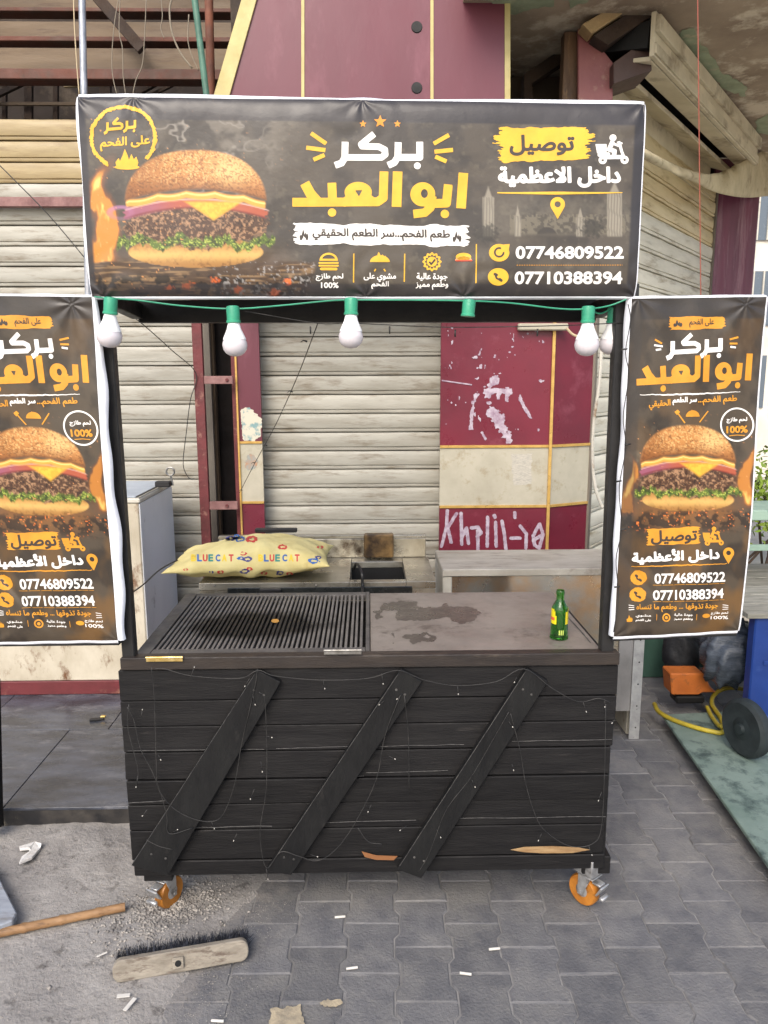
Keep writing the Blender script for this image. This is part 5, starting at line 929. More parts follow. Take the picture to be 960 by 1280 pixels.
mx0, mx1 = W(322, 500, FY)[0], W(558, 500, FY)[0]; shutter('cream roller shutter in the middle between the two maroon pillars', mx1-mx0, .05, 2.9, (mx0, FY+.02, 0), 0)
P0 = W(737.5, 500, 2.425); _d = ray(1195, 474.); dv = np.array([_d[0], _d[1], 0]); dv /= np.linalg.norm(dv); nv_ = np.array([dv[1], -dv[0], 0])
RW = lambda px, py, off=0.: PL(px, py, P0+nv_*off, nv_); tw = lambda p: float((p-P0)@dv)
tE = tw(RW(889, 300)); zW = RW(845, 200)[2]
shutter('cream roller shutter running back along the right side wall', tE, .05, zW, (P0[0], P0[1], 0), math.atan2(dv[1], dv[0]), RW(845, 290)[2], 1.06, M('lightened_cream_shutter', lin(214, 210, 194), lin(194, 190, 174), rough=.5, scale=3, stretch=(1, 3, 6), bump=.08, bscale=30, dirt=lin(150, 138, 112), dscale=3, dlo=.56, dhi=.72, rand=.05), M('sunlit_side_shutter', lin(208, 192, 152), lin(190, 174, 134), rough=.5, scale=3, stretch=(1, 3, 6), bump=.08, bscale=30, dirt=lin(150, 128, 92), dscale=3, dlo=.54, dhi=.7, rand=.05))  # slats lightened for missing light, the top also warmed as if sunlit
m_mar = M('maroon_panel', lin(112, 36, 52), lin(98, 34, 48), rough=.34, scale=2.5, bump=.05, dirt=lin(138, 70, 84), dscale=3.2, dlo=.55, dhi=.75)
m_mar2 = M('hazed_maroon_panel', lin(104, 50, 63), lin(94, 44, 56), rough=.4, scale=1.5, stretch=(1, 1, .4), bump=.05, dirt=lin(122, 70, 82), dscale=2)  # maroon washed paler to paint haze and glare over the panels
m_creamp = M('cream_marble_panel', lin(178, 172, 154), lin(164, 158, 140), rough=.35, scale=7, bump=.05, dirt=lin(150, 138, 112), dscale=10)
m_gold = M('gold_trim', lin(206, 168, 96), lin(188, 150, 82), rough=.35, metal=.35, scale=20, bump=0)
m_rust = M('maroon_rusty_steel', lin(104, 46, 48), lin(84, 40, 40), rough=.6, scale=12, bump=.3, dirt=lin(140, 100, 88), dscale=18, dlo=.58, dhi=.7)
m_scrape = M('whitish_scrape', lin(184, 172, 182), lin(146, 122, 138), rough=.7, scale=30, bump=.2)
CY = 2.27
def panel(x0, x1, z0, z1, y, mat, parent, name='panel', th=.03, bev=.001): return B().box((x0, y, z0), (x1, y+th, z1), bev).done(name, mat, parent)
# right pillar
zg1, zg2 = W(620, 558, CY)[2], W(620, 633, CY)[2]; a0, a1, a2 = W(550, 560, CY)[0], W(687.5, 560, CY)[0], W(737, 560, CY+.13)[0]
rp = thing('shop_pillar', 'broad maroon pillar with a cream band, gold trims and painted scrawl, right of the middle shutter', 'pillar', (a1, CY, 0))
for z0, z1, mt in ((0, zg2, m_mar), (zg2, zg1, m_creamp), (zg1, 2.75, m_mar)):
    panel(a0, a1-.004, z0+.001, z1-.001, CY, mt, rp)
    B().slab([(a1+.004, CY+.002, z0+.001), (a2, CY+.13, z0+.001), (a2, CY+.13, z1-.001), (a1+.004, CY+.002, z1-.001)], (.0, .03, 0), .001).done('side_panel', mt, rp)
for z in (zg1, zg2):
    B().beam((a0, CY-.004, z), (a1-.009, CY-.004, z), .008, .016, bev=.001).done('gold_trim', m_gold, rp); B().beam((a1+.012, CY+.001, z), (a2, CY+.124, z), .008, .016, bev=.001).done('gold_trim', m_gold, rp)
B().beam((a1, CY-.007, 0), (a1, CY-.007, 2.75), .018, .012, up=(0, 1, 0), bev=.001).done('gold_trim', m_gold, rp)
mC = lambda x, y, off=0.: W(x, y, CY-off); zc = lambda x, y: (540+x/4.174, 400+y/4.174)
kz = lambda pts: [zc(*p) for p in pts]
for ki, (nm, pts) in enumerate((('K', [(80, 995), (75, 1080), (50, 1180)]), ('K', [(128, 1010), (82, 1085), (100, 1160)]), ('h', [(152, 1010), (155, 1170)]), ('h', [(157, 1130), (180, 1085), (190, 1165)]), ('a', [(205, 1085), (240, 1080), (258, 1110), (235, 1130)]), ('a', [(238, 1100), (240, 1195)]), ('l', [(290, 1030), (288, 1180)]), ('i', [(332, 1055), (335, 1180)]), ('l', [(365, 1050), (378, 1120), (385, 1195)]),
                ('i', [(325, 1020), (330, 1030)]), ('dash', [(412, 1138), (460, 1138)]), ('dash', [(432, 1005), (432, 1030)]), ('2', [(460, 1075), (492, 1115), (490, 1190)]), ('0', [(560, 1065), (528, 1125), (535, 1175), (560, 1190), (580, 1120), (562, 1065)]), ('0', [(528, 1150), (580, 1118)]))):
    q = kz(pts); xs_, ys_ = [p[0] for p in q], [p[1] for p in q]; decal('paint_stroke', s_rough(s_path(q, 2.1, True), .5, .5, 3), (min(xs_)-4, min(ys_)-4, max(xs_)+4, max(ys_)+4), .7, mC, .0012+.0005*(ki % 5), m_scrape, rp)
for ki, (f, bx) in enumerate(((s_rough(s_u(s_ell(617, 474, 7, 4.5), s_seg((612, 482), (620, 478), 3, True)), 3, .3, 2), (604, 466, 630, 488)), (s_rough(s_u(s_seg((604, 489), (640, 489), 3.6), s_seg((622, 490), (623, 499), 2), s_seg((634, 484), (633, 502), 2.6), s_seg((606, 494), (614, 494), 3)), 2, .35, 5), (598, 480, 645, 506)),
              (s_rough(s_path([(597, 492), (592, 505), (590, 520), (589, 537)], 2.2), 3.2, .3, 8), (584, 488, 602, 542)), (s_rough(s_poly([(609, 500), (617, 508), (628, 518), (640, 553), (634, 553), (622, 536), (610, 520)]), 5, .3, 9), (604, 496, 644, 556)),
              (s_rough(s_poly([(650, 493), (665, 523), (661, 522), (648, 500)]), 1.5, .4, 7), (645, 490, 668, 526)), (s_seg((552, 475.5), (590, 481), .8), (550, 472, 592, 484)), (s_rough(s_ell(594, 447, 3.5, 2), 1.5, .5, 4), (588, 443, 600, 452)), (s_rough(s_seg((602, 540), (608, 550), 1.4), 1, .4), (599, 537, 611, 553)),
              (lambda x, y: np.maximum(.84-vnoise(x*.5, y*.3, 5), .60-fbm(x*.05, y*.05, 8, 2))*3, (556, 408, 680, 540)), (s_rough(s_ell(676, 476, 3, 1.6), 1.5, .5, 6), (670, 472, 682, 480)))):
    decal('paint_scrape', f, bx, .8, mC, .0012+.0005*(ki % 7), m_scrape, rp)
decal('paper_remnant', s_rough(s_poly([(640, 568), (665, 567), (664, 605), (641, 607)]), 2, .3, 3), (636, 562, 670, 612), 1., mC, .0010, M('faded_paper', lin(188, 182, 168), lin(160, 156, 146), rough=.7, scale=60, stretch=(1, 1, 4)), rp)
# left narrow pillar
b0, b1 = W(299.5, 560, CY)[0], W(328, 560, CY)[0]
lp = thing('shop_pillar', 'narrow maroon pillar with a torn poster, left of the middle shutter', 'pillar', (b0, CY, 0))
zh1, zh2 = W(310, 553, CY)[2], W(310, 628, CY)[2]
for z0, z1, mt in ((0, zh2, m_mar), (zh2, zh1, m_creamp), (zh1, 2.75, m_mar2)): panel(b0, b1, z0+.001, z1-.001, CY, mt, lp)
for z in (zh1, zh2): B().beam((b0+.004, CY-.004, z), (b1, CY-.004, z), .008, .014, bev=.001).done('gold_trim', m_gold, lp)
B().beam((b0-.003, CY-.005, 0), (b0-.003, CY-.005, 2.75), .011, .012, up=(0, 1, 0), bev=.001).done('gold_trim', m_gold, lp)
B().box((b0-.034, CY+.01, 0), (b0-.0095, CY+.10, 2.75), .002).done('side_strip', m_rust, lp)
decal('torn_poster', s_rough(s_poly([(301, 514), (306, 508), (313, 512), (320, 516), (327, 524), (327, 545), (318, 551), (304, 551)]), 3, .25, 3), (297, 503, 331, 556), .8, mC, .0012, M('torn_paper', lin(196, 190, 172), lin(120, 150, 150), rough=.8, scale=22, lo=.5, hi=.6), lp)
decal('poster_print', s_rough(s_ell(314, 578, 8, 9), 4, .3, 5), (302, 564, 328, 592), .8, mC, .0012, M('faded_print', lin(140, 150, 146), lin(170, 130, 100), rough=.8, scale=30), lp)
# red ladder-like frame, timber and dark gap at the left pillar
lf = thing('red_steel_frame', 'upright rusty maroon steel frame with two rungs, right edge of the left shutter', 'frame', (W(249, 600, 2.2)[0], 2.2, .1))
fxa = W(244, 500, 2.2)[0]; fxb = W(256, 500, 2.2)[0]; B().box((fxa, 2.19, .05), (fxb, 2.225, 2.8), .002).done('upright', m_rust, lf)
for pa, pb in ((470, 480), (627, 637)): zt_, zb_ = W(270, pa, 2.2)[2], W(270, pb, 2.2)[2]; B().box((fxb+.0005, 2.195, zb_), (W(292, 500, 2.2)[0], 2.22, zt_), .002).done('rung', M('pinkish_rust', lin(140, 104, 100), lin(110, 74, 72), rough=.6, scale=12, bump=.3), lf)
for pa in (475, 632): p = W(284, pa, 2.2); B().lathe([(.010, -.014), (.008, -.018)], (p[0], 2.205, p[2]), 12, 'y').done('bolt', m_rust, lf)
a, b_ = W(263, 500, 2.5)[0], W(272, 500, 2.5)[0]; tag(B().box((a, 2.44, .05), (b_, 2.5, 2.9), .004).done('timber_post', M('old_timber', lin(96, 80, 62), lin(74, 60, 46), rough=.8, scale=5, stretch=(5, 5, 1), bump=.4), None), 'old brown timber post in the dark gap between the left shutter and the narrow pillar', 'post')
# back walls that close the gaps
m_darkwall = M('dark_plaster', lin(66, 56, 48), lin(48, 41, 36), rough=.9, scale=3, bump=.5, bscale=14, dirt=lin(96, 84, 70), dscale=4)  # dark brown plaster, mottled at random
tag(B().box((-5, 3.4, -.02), (W(640, 300, 3.4)[0], 3.5, 6.0)).done('back_wall', m_darkwall, None), 'dark brown back wall seen above the left shutter and through the gap beside it', 'wall')
tag(B().box((lx1+.005, FY+.2, -.02), (mx0-.02, FY+.22, 3.0)).done('gap_shade_sheet', M('gap_shade', lin(26, 22, 22), lin(38, 32, 30), rough=.9, scale=5), None), 'near black sheet for the shade in the narrow gap beside the timber post', 'wall')  # near black sheet paints the shade of the open gap
# fascia with gold strips over the middle
YF = 2.0; fz0 = zy(345, YF); ft = zy(-60, YF)
fa = thing('fascia_sign', 'haze-washed maroon fascia with gold vertical strips and two dark holes, above the big banner', 'fascia', (W(450, 60, YF)[0], YF, fz0))
fxs = [W(x, 60, YF)[0] for x in (286, 378.5, 540, 633)]
B().slab([W(x, y, YF) for x, y in ((268, 128), (318, -2), (330, -60), (378, -60), (378.5, 128), (378, 340), (268, 340))], (0, .03, 0), .001).done('panel', m_mar2, fa)
for i, (xa, xb) in enumerate(((378.8, 540), (540.3, 632))): B().slab([W(x, y, YF) for x, y in ((xa, 340), (xa, -60), (xb, -60), (xb, 340))], (0, .03, 0), .001).done('panel', m_mar2, fa)
m_ctrim = M('pale_gold_trim', lin(190, 176, 120), lin(172, 158, 104), rough=.5, scale=10, bump=.05)
for xa, xb, ya, yb in ((376.5, 380.5, -60, 340), (538, 542, -60, 340), (631, 638, -60, 340)): P_ = [W(x, y, YF-.006) for x, y in ((xa, yb), (xa, ya), (xb, ya), (xb, yb))]; B().slab(P_, (0, .006-.0005, 0), .0008).done('gold_strip', m_ctrim, fa)
B().slab([W(x, y, YF-.014) for x, y in ((266, 122), (302, -2), (312, -40), (334, -40), (321, -2), (286, 122))], (0, .012, 0), .002).done('slanted_strip', m_ctrim, fa)
for y_ in (34, 110): p = W(521, y_, YF); B().lathe([(.026, -.004), (.028, -.001), (.028, .0)], (p[0], YF, p[2]), 28, 'y').done('hole_rim', m_blackmetal, fa); B().lathe([(.025, -.0052), (.025, -.0045)], (p[0], YF, p[2]), 28, 'y').done('hole', m_pit, fa)
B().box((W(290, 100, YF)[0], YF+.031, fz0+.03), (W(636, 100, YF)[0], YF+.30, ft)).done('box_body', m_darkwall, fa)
tag(B().box((-3.2, 2.32, zy(258, 2.32, 50)), (W(200, 250, 2.32)[0], 2.365, zy(246, 2.32, 50)), .002).done('red_rail', M('pinkish_rust', lin(140, 104, 100), lin(110, 74, 72), rough=.6, scale=12, bump=.3), None), 'rusty red horizontal rail crossing the left shutter beside the banner', 'rail')
# left upper void: painted steel beams, hanging wires, planks
m_tan = M('tan_dusty_steel', lin(112, 95, 75), lin(88, 74, 59), rough=.7, scale=3, stretch=(.4, 3, 3), bump=.2, dirt=lin(80, 62, 50), dscale=5)
m_redf = M('red_oxide_steel', lin(100, 60, 47), lin(78, 54, 45), rough=.7, scale=5, bump=.2, dirt=lin(80, 62, 52), dscale=6, dlo=.5, dhi=.65)
def ibeam(y, pa, pb, pc, lab):
    e = thing('steel_beam', lab, 'beam', (W(120, pb, y)[0], y, zy(pb, y, 120)), 0, 'steel beams above the left shutter'); xa, xb = -4.2, W(292, 60, y)[0]
    B().box((xa, y, zy(pb, y, 120)), (xb, y+.03, zy(pa, y, 120)), .003).done('web', m_tan, e); B().box((xa, y-.05, zy(pc, y, 120)), (xb, y+.06, zy(pb, y, 120)-.0005), .003).done('bottom_flange', m_redf, e)
ibeam(2.75, 27, 50, 56, 'upper tan steel beam with red bottom flange, above the left shutter'); ibeam(2.60, 60, 90, 103, 'lower tan steel beam with red bottom flange, just above the left shutter'); ibeam(3.0, -8, 14, 19, 'topmost tan steel beam with red bottom flange, at the top picture edge')
def plank(p, q, wd, th, mat, lab, name='loose_plank', cat='plank', up=(0, 1, 0)): return tag(B().beam(p, q, wd, th, up=up, bev=.002).done(name, mat, None), lab, cat)
m_dkw = M('dark_old_wood', lin(66, 52, 42), lin(48, 38, 32), rough=.85, scale=6, bump=.4); m_pale = M('pale_stick', lin(170, 152, 116), rough=.8, scale=8)
plank(W(112, -15, 2.5), W(178, 62, 2.5), .06, .04, m_dkw, 'dark slanting timber across the two tan beams'); plank(W(165, 120, 2.9), W(236, 80, 2.9), .035, .03, m_dkw, 'dark slanting plank just left of the green pole'); plank(W(172, 128, 2.85), W(243, 92, 2.85), .02, .02, m_dkw, 'thin dark slanting stick below the slanting plank')
plank(W(80, 107, 2.8), W(195, 101, 2.8), .024, .02, m_pale, 'pale horizontal stick above the big banner, left end'); plank(W(-20, 127, 3.0), W(40, 98, 3.0), .03, .03, m_dkw, 'short dark slanting stick at the left picture edge')
for i, (x, w_, lab) in enumerate(((36, .05, 'dark upright stud nearest the left picture edge'), (70, .03, 'dark upright stud left of the galvanised pole'), (132, .07, 'dark upright stud right of the galvanised pole'), (6, .025, 'thin dark upright stud cut by the left picture edge'))): plank(W(x, 150, 3.1), W(x, 84, 3.1), w_, .03, m_dkw, lab, 'wall_stud', 'stud')
plank((-4.2, 3.05, zy(95, 3.05, 120)), (W(290, 90, 3.05)[0], 3.05, zy(95, 3.05, 120)), .012, .02, m_blackmetal, 'thin dark horizontal bar under the tan beams', 'thin_bar', 'bar', (0, 0, 1)); plank((-4.2, 3.05, zy(130, 3.05, 50)), (W(110, 130, 3.05)[0], 3.05, zy(130, 3.05, 50)), .02, .02, m_tan, 'tan horizontal bar just above the left shutter', 'thin_bar', 'bar', (0, 0, 1))
def cyl(px, y, r, mat, lab, name, cat, ext=.0):
    a, b_ = W(px[0], px[1], y), W(px[2], px[3], y); a = Vector(a); b_ = Vector(b_); d = (b_-a); return tag(B().tube([a-d*.1, a, b_, b_+d*ext], r, 12).done(name, mat, None, 'auto'), lab, cat)
cyl((102.5, 0, 105, 118), 1.7, .016, M('galvanised_pipe', lin(176, 178, 184), lin(150, 152, 156), rough=.4, metal=.5, scale=20), 'shiny galvanised pipe standing behind the left end of the big banner', 'galvanised_pole', 'pole', 3.2)
cyl((243.5, 0, 258, 118), 1.95, .016, M('green_pipe_paint', lin(82, 120, 102), lin(66, 98, 84), rough=.5, scale=14), 'green painted pole behind the top of the big banner', 'green_pole', 'pole', 1.6)
cyl((261, 0, 264, 118), 2.1, .022, M('brown_pipe_paint', lin(122, 74, 54), lin(96, 60, 46), rough=.7, scale=8), 'reddish brown pole just right of the green pole', 'brown_pole', 'pole', 1.6)
m_cordc = M('cream_cord', lin(186, 168, 136), rough=.7, bump=0); m_cordg = M('grey_cord', lin(130, 120, 104), rough=.7, bump=0)
for y, r, mt, lab, pts in ((1.8, .003, m_cordc, 'orange-cream cord hanging just left of the galvanised pipe', [(92, -5), (93, 30), (96, 80), (99, 118)]), (2.3, .0025, m_cordg, 'thin grey wire hanging left of the upper middle, longest of three', [(149, -5), (143, 30), (140, 70), (141, 95), (146, 118)]),
        (2.3, .0025, m_cordg, 'thin grey wire hanging in the middle of three beneath the beams', [(150, -5), (149, 40), (153, 60), (154, 95), (157, 118)]), (2.3, .0025, m_cordg, 'thin grey wire looping down to the right above the banner', [(183, -5), (181, 40), (178, 80), (170, 100), (166, 118)]), (2.2, .005, m_cordg, 'thick grey cable curving down beside the green pole', [(216, -5), (212, 12), (215, 40), (225, 65), (240, 85)]),
        (2.2, .003, m_cordg, 'thin wire loop hanging right of the thick grey cable', [(236, 18), (235, 50), (240, 70), (248, 88)]), (2.4, .0025, m_cordg, 'short pale wire hanging above the slanting dark plank', [(201, -5), (203, 20), (201, 35), (205, 48)])):
    tag(B().tube(spline([W(x, y_, y) for x, y_ in pts], 6), r, 6).done('hanging_wire', mt, None, True), lab, 'wire')
tag(B().tube(spline([W(0, 207, 2.1), W(60, 268, 2.1), W(109, 326, 2.1)], 5), .0028, 5).done('thin_wire', m_wire, None, True), 'thin dark wire slanting across the left shutter to the banner edge', 'wire')
tag(B().tube(spline([W(150, 385, 1.4), W(178, 405, 1.7), W(215, 438, 2.0), W(245, 467, 2.17), W(238, 500, 2.17), W(233, 540, 2.17), W(229, 580, 2.17), W(236, 597, 2.17), W(243, 599, 2.17)], 6), .0025, 5).done('thin_wire', m_wire, None, True), 'thin dark wire looping beside the upright red frame', 'wire')
tag(B().tube(spline([W(752, 432, 1.9), W(749, 480, 1.9), W(742, 530, 1.9), W(741, 580, 1.9), W(745, 612, 1.9), W(753, 634, 1.9)], 6), .009, 7).done('white_cable', m_white, None, 'auto'), 'thick white cable hanging beside the right post of the cart', 'cable')
tag(B().tube(spline([W(708, 410, 1.9), W(716, 418, 1.9), W(725, 420, 1.9), W(733, 412, 1.9), W(744, 400, 1.9)], 6), .007, 7).done('cream_cable', m_cordc, None, 'auto'), 'cream cable sagging from the white casing at the top of the broad pillar', 'cable')
a, b_ = W(648, 413, CY-.05), W(711, 404, CY-.05); tag(B().box((a[0], CY-.05, a[2]), (b_[0], CY-.001, b_[2]), .006).done('light_casing', m_creamp, None), 'small cream casing fixed near the top of the broad maroon pillar', 'casing')
tag(B().tube(spline([W(80+75, 745, .3), W(163, 742, .4), W(180, 730, .7), W(200, 712, .9), W(222, 700, 1.0)], 6), .003, 6).done('black_lead', m_wire, None, True), 'black lead running from the left cart post to the pillow', 'cable')
# ================================================================ right side: soffit, roller box, far things
Ab = RW(829, 22, .35); Bb = RW(819, 71, .35); Cb = RW(769, 109, 0.); t0 = tw(Bb)-.02; t1 = tw(RW(949, 165, .35)); ZS = Ab[2]
m_soff = M('peeling_concrete_soffit', lin(158, 142, 122), lin(124, 108, 92), rough=.9, scale=1.6, bump=.6, bscale=9, dirt=lin(196, 184, 164), dscale=2.2, dlo=.5, dhi=.6)
sof = B().box((W(640, 0, 2.3)[0]-.3, 1.62, ZS+.01), (5.2, 6.0, ZS+.2)).done('soffit_slab', m_soff, None); tag(sof, kind='structure')
mS = lambda x, y, off=0.: G(x, y, ZS+.01-off); m_pgr = M('pale_green_paint', lin(150, 160, 132), lin(128, 138, 112), rough=.8, scale=8, dirt=lin(180, 166, 140), dscale=12)
for P_, sd__ in (([(848, 33), (872, 40), (884, 60), (905, 92), (932, 108), (934, 122), (900, 108), (880, 84), (858, 56)], 3), ([(596, -10), (700, -10), (690, 6), (668, 12), (655, 10), (640, 18), (620, 8)], 5), ([(938, 150), (975, 140), (975, 168), (945, 165)], 8), ([(700, -10), (740, -10), (735, 6), (712, 10)], 9)):
    A_ = np.array(P_); decal('peeled_paint_patch', s_rough(s_poly(P_), 7, .09, sd__), (A_[:, 0].min()-6, A_[:, 1].min()-6, A_[:, 0].max()+6, A_[:, 1].max()+6), 2., mS, .004, m_pgr, sof)
m_cream2 = M('dusty_cream_metal', lin(204, 194, 168), lin(180, 170, 144), rough=.6, scale=2.5, stretch=(1, 1, 1), bump=.15, dirt=lin(112, 98, 78), dscale=3, dlo=.52, dhi=.7)
rb = thing('roller_box', 'long cream metal roller housing above the right side shutter', 'roller box', P0+dv*t0)
pt = lambda t, off, z: P0+dv*t+nv_*off+(0, 0, z-P0[2])
def rail(sec, ta, tb, name, mat): B().slab([pt(ta, o, z) for o, z in sec], dv*(tb-ta), .002).done(name, mat, rb)
zA, zB, zC = ZS-.005, Bb[2], Cb[2]
rail([(.35, zA), (.35, zB), (.325, zB), (.325, zA)], t0, t1, 'front_cover', m_cream2); rail([(.375, zA-.02), (.375, zA-.10), (.3505, zA-.10), (.3505, zA-.02)], t0, t1, 'raised_rib', m_cream2); rail([(.362, zB+.06), (.362, zB+.01), (.3505, zB+.01), (.3505, zB+.06)], t0, t1, 'raised_rib', m_cream2)
rail([(.32, zB-.003), (.20, (zB*.6+zC*.4)-.0), (.20, (zB*.6+zC*.4)+.02), (.32, zB+.02)], t0+.05, t1, 'under_cover', m_cream2); rail([(.17, zB*.5+zC*.5-.05), (.0, zC), (.0, zC+.03), (.17, zB*.5+zC*.5-.02)], t0+.1, t1, 'under_cover', m_cream2)
rail([(.31, zA-.02), (.30, zB+.06), (.05, zC+.06), (.05, zA-.02)], t0+.04, t1-.02, 'dark_interior', m_pit)  # black block paints the shaded inside of the housing
rail([(.01, zC), (-.02, zC), (-.02, zW-.15), (.01, zW-.15)], t0+.2, t1, 'lintel_strip', m_cream2)
wl2 = tag(B().slab([pt(-.0, -.10, -.0), pt(tE+.15, -.10, -.0), pt(tE+.15, -.10, ZS), pt(0, -.10, ZS)], -nv_*.12).done('side_wall', m_darkwall, None), 'dark plaster side wall carrying the right side shutter and roller box', 'wall')
# framing pieces left of the roller box
tag(B().box((W(704, 60, 2.3)[0], 2.28, 2.6), (W(722, 60, 2.3)[0], 2.36, ZS-.002), .003).done('door_post', M('brown_stained_post', lin(104, 78, 56), lin(76, 58, 44), rough=.6, scale=4, stretch=(5, 5, 1), dirt=lin(150, 120, 84)), None), 'brown upright post above the big banner, right of the maroon fascia', 'post')
tag(B().slab([W(x, y, 2.22) for x, y in ((723, 135), (723, 36), (730, 34), (766, 78), (766, 135))], (0, .03, 0), .002).done('slanted_panel', M('pink_maroon_panel', lin(150, 96, 92), lin(128, 74, 76), rough=.45, scale=2.5, dirt=lin(180, 156, 132), dscale=3), None), 'faded pinkish maroon panel with slanted top, right of the brown post', 'panel')
tag(B().slab([W(x, y, 2.15) for x, y in ((767, 78), (812, 46), (815, 88), (767, 105))], (0, .25, 0), .003).done('brown_box', M('dark_brown_board', lin(78, 60, 54), lin(66, 50, 46), rough=.6, scale=3), None), 'dark brown board box below the slanting timber, left of the roller box', 'board')
tag(B().slab([W(x, y, 2.1) for x, y in ((728, 30), (800, -12), (812, -6), (740, 42))], (0, .1, 0), .003).done('slanting_timber', M('cream_timber', lin(170, 146, 106), lin(140, 114, 80), rough=.7, scale=4, bump=.3, dirt=lin(98, 78, 58), dscale=6), None), 'pale worn timber slanting up to the right under the soffit', 'timber')
tag(B().slab([W(x, y, 2.12) for x, y in ((742, 44), (820, -6), (866, -14), (760, 56))], (0, .15, 0), .003).done('dark_timber', m_dkw, None), 'dark brown timber just below the pale slanting timber', 'timber')
tag(B().slab([W(x, y, 2.6) for x, y in ((655, 92), (707, 58), (707, 76), (665, 104), (668, 130), (655, 130))], (0, .1, 0), .003).done('lintel', m_dkw, None), 'dark lintel left of the brown post above the big banner', 'lintel')
tag(B().box((W(636, 60, 2.9)[0], 2.9, 1.5), (P0[0]+.2, 3.0, ZS)).done('recess_wall', M('brown_grey_plaster', lin(104, 90, 76), lin(80, 70, 60), rough=.9, scale=2.5, bump=.4, bscale=14), None), 'brown grey plaster wall seen right of the fascia, above the big banner', 'wall')
# sagging canvas
cv = []; top = spline([(770, 163), (800, 185), (838, 205), (852, 211), (868, 216), (884, 218), (904, 215), (930, 201), (975, 176)], 6); bot = spline([(770, 170), (800, 193), (838, 215), (852, 221), (868, 226), (884, 236), (904, 243), (935, 247), (975, 243)], 6)
nC = len(top)
for a, b_ in zip(top, bot):
    for j in range(7): t = j/6; cv.append(RW(a[0]+(b_[0]-a[0])*t, a[1]+(b_[1]-a[1])*t, .30+.015*math.sin(t*3.1)+.02*math.sin(a[0]*.11+t*2)+.012*math.sin(a[0]*.5)*(1-t)))
o = raw('sagging_canvas', cv, [(i*7+j, (i+1)*7+j, (i+1)*7+j+1, i*7+j+1) for i in range(nC-1) for j in range(6)], M('cream_canvas', lin(196, 184, 152), lin(170, 158, 128), rough=.85, scale=5, dirt=lin(128, 112, 86), dscale=6, dlo=.55, dhi=.7), None, True)
sm = o.modifiers.new('thick', 'SOLIDIFY'); sm.thickness = .01; tag(o, 'sagging cream canvas hanging below the roller box at the right picture edge', 'canvas')
yE = (P0+dv*(tE+.02))[1]; ma, mb_ = W(888, 300, yE), W(946, 300, yE)
tag(B().box((ma[0], yE, -.02), (mb_[0], yE+.3, zW+.25), .01).done('end_pillar', M('purple_maroon_panel', lin(116, 62, 84), lin(98, 52, 72), rough=.35, scale=2, stretch=(4, 4, .3), dirt=lin(150, 116, 128), dscale=2.5), None), 'streaky purple maroon pillar at the far end of the right side shutter', 'pillar')
tag(B().tube([W(872, -10, 1.0), W(876, 372, 1.0)], .002, 5).done('red_wire', M('red_wire', lin(150, 76, 60), bump=0), None), 'thin red wire hanging straight down in front of the roller box', 'wire')
fw = thing('far_building', 'sunlit white building far behind at the right picture edge', 'building', (9, 11, 0)); B().box((4.5, 11, -.03), (16, 12, 5.5)).done('wall', M('far_white_wall', lin(226, 220, 208), lin(206, 198, 184), rough=.8, scale=2), fw)
for i in range(5):
    for j in range(3): x = 5.0+i*1.2; z = 1.2+j*1.4; B().box((x, 10.97, z), (x+.7, 10.999, z+.9)).done('window', M('far_window', lin(96, 106, 116), rough=.2), fw); [B().box((x+.7*k/4-.012, 10.94, z), (x+.7*k/4+.012, 10.969, z+.9)).done('window_bar', m_white, fw) for k in (1, 2, 3)]
# shrub
sh = thing('green_shrub', 'sunlit yellow green shrub behind the workbench at the right picture edge', 'shrub', W(955, 650, 4.5)); c0 = W(962, 620, 4.5); vs = []; fs = []
for _ in range(1800):
    r_ = RS.normal(size=3)*np.array([.36, .25, .17]); p = c0+r_; a, b_ = RS.normal(size=3), RS.normal(size=3); a = a/np.linalg.norm(a)*.035; b_ = b_/np.linalg.norm(b_)*.02; k = len(vs); vs += [p-a, p+b_, p+a, p-b_]; fs.append((k, k+1, k+2, k+3))
raw('leaves', vs, fs, M('yellow_green_leaf', lin(140, 164, 64), lin(96, 128, 44), rough=.5, scale=3, bump=0), sh); t = B()
for k in range(9): t.tube([(c0[0]+random.uniform(-.3, .3), 4.5+random.uniform(-.2, .2), -.03), c0+RS.normal(size=3)*np.array([.3, .2, .1])], .012, 5)
t.done('stems', m_dkw, sh)
# teal platform, blue cart and what stands on it
m_teal = M('worn_teal_paint', lin(116, 132, 124), lin(96, 114, 106), rough=.65, scale=5, bump=.2, dirt=lin(62, 76, 74), dscale=11, dlo=.5, dhi=.66)
pe = [G(828, 893, .07), G(962, 1083, .07)]; d = (pe[1]-pe[0])
tp = [pe[0], pe[0]+d*1.25, pe[0]+d*1.25+(1.6, 0, 0), pe[0]+(1.8, .15, 0)]; tag(B().slab([p-(0, 0, .018) for p in tp], (0, 0, .018), .003).slab([p+np.array((.12, -.05, -.018)) for p in tp], (0, 0, -.085)).done('teal_platform', m_teal, None), 'low worn teal board platform on the paving at the right', 'platform')
tcx0 = W(799, 850, 1.95)[0]; tc_ = thing('teal_cabinet', 'dark teal cabinet standing behind the right banner', 'cabinet', (tcx0+.3, 2.1, 0)); m_dteal = M('dark_teal', lin(58, 88, 76), lin(46, 72, 62), rough=.6, scale=4)
B().box((tcx0, 1.95, .0), (W(905, 850, 1.95)[0], 2.3, .88), .005).done('body', m_dteal, tc_); B().box((tcx0-.01, 1.93, .8805), (W(905, 850, 1.95)[0]+.01, 2.31, .90), .003).done('top', m_teal, tc_)
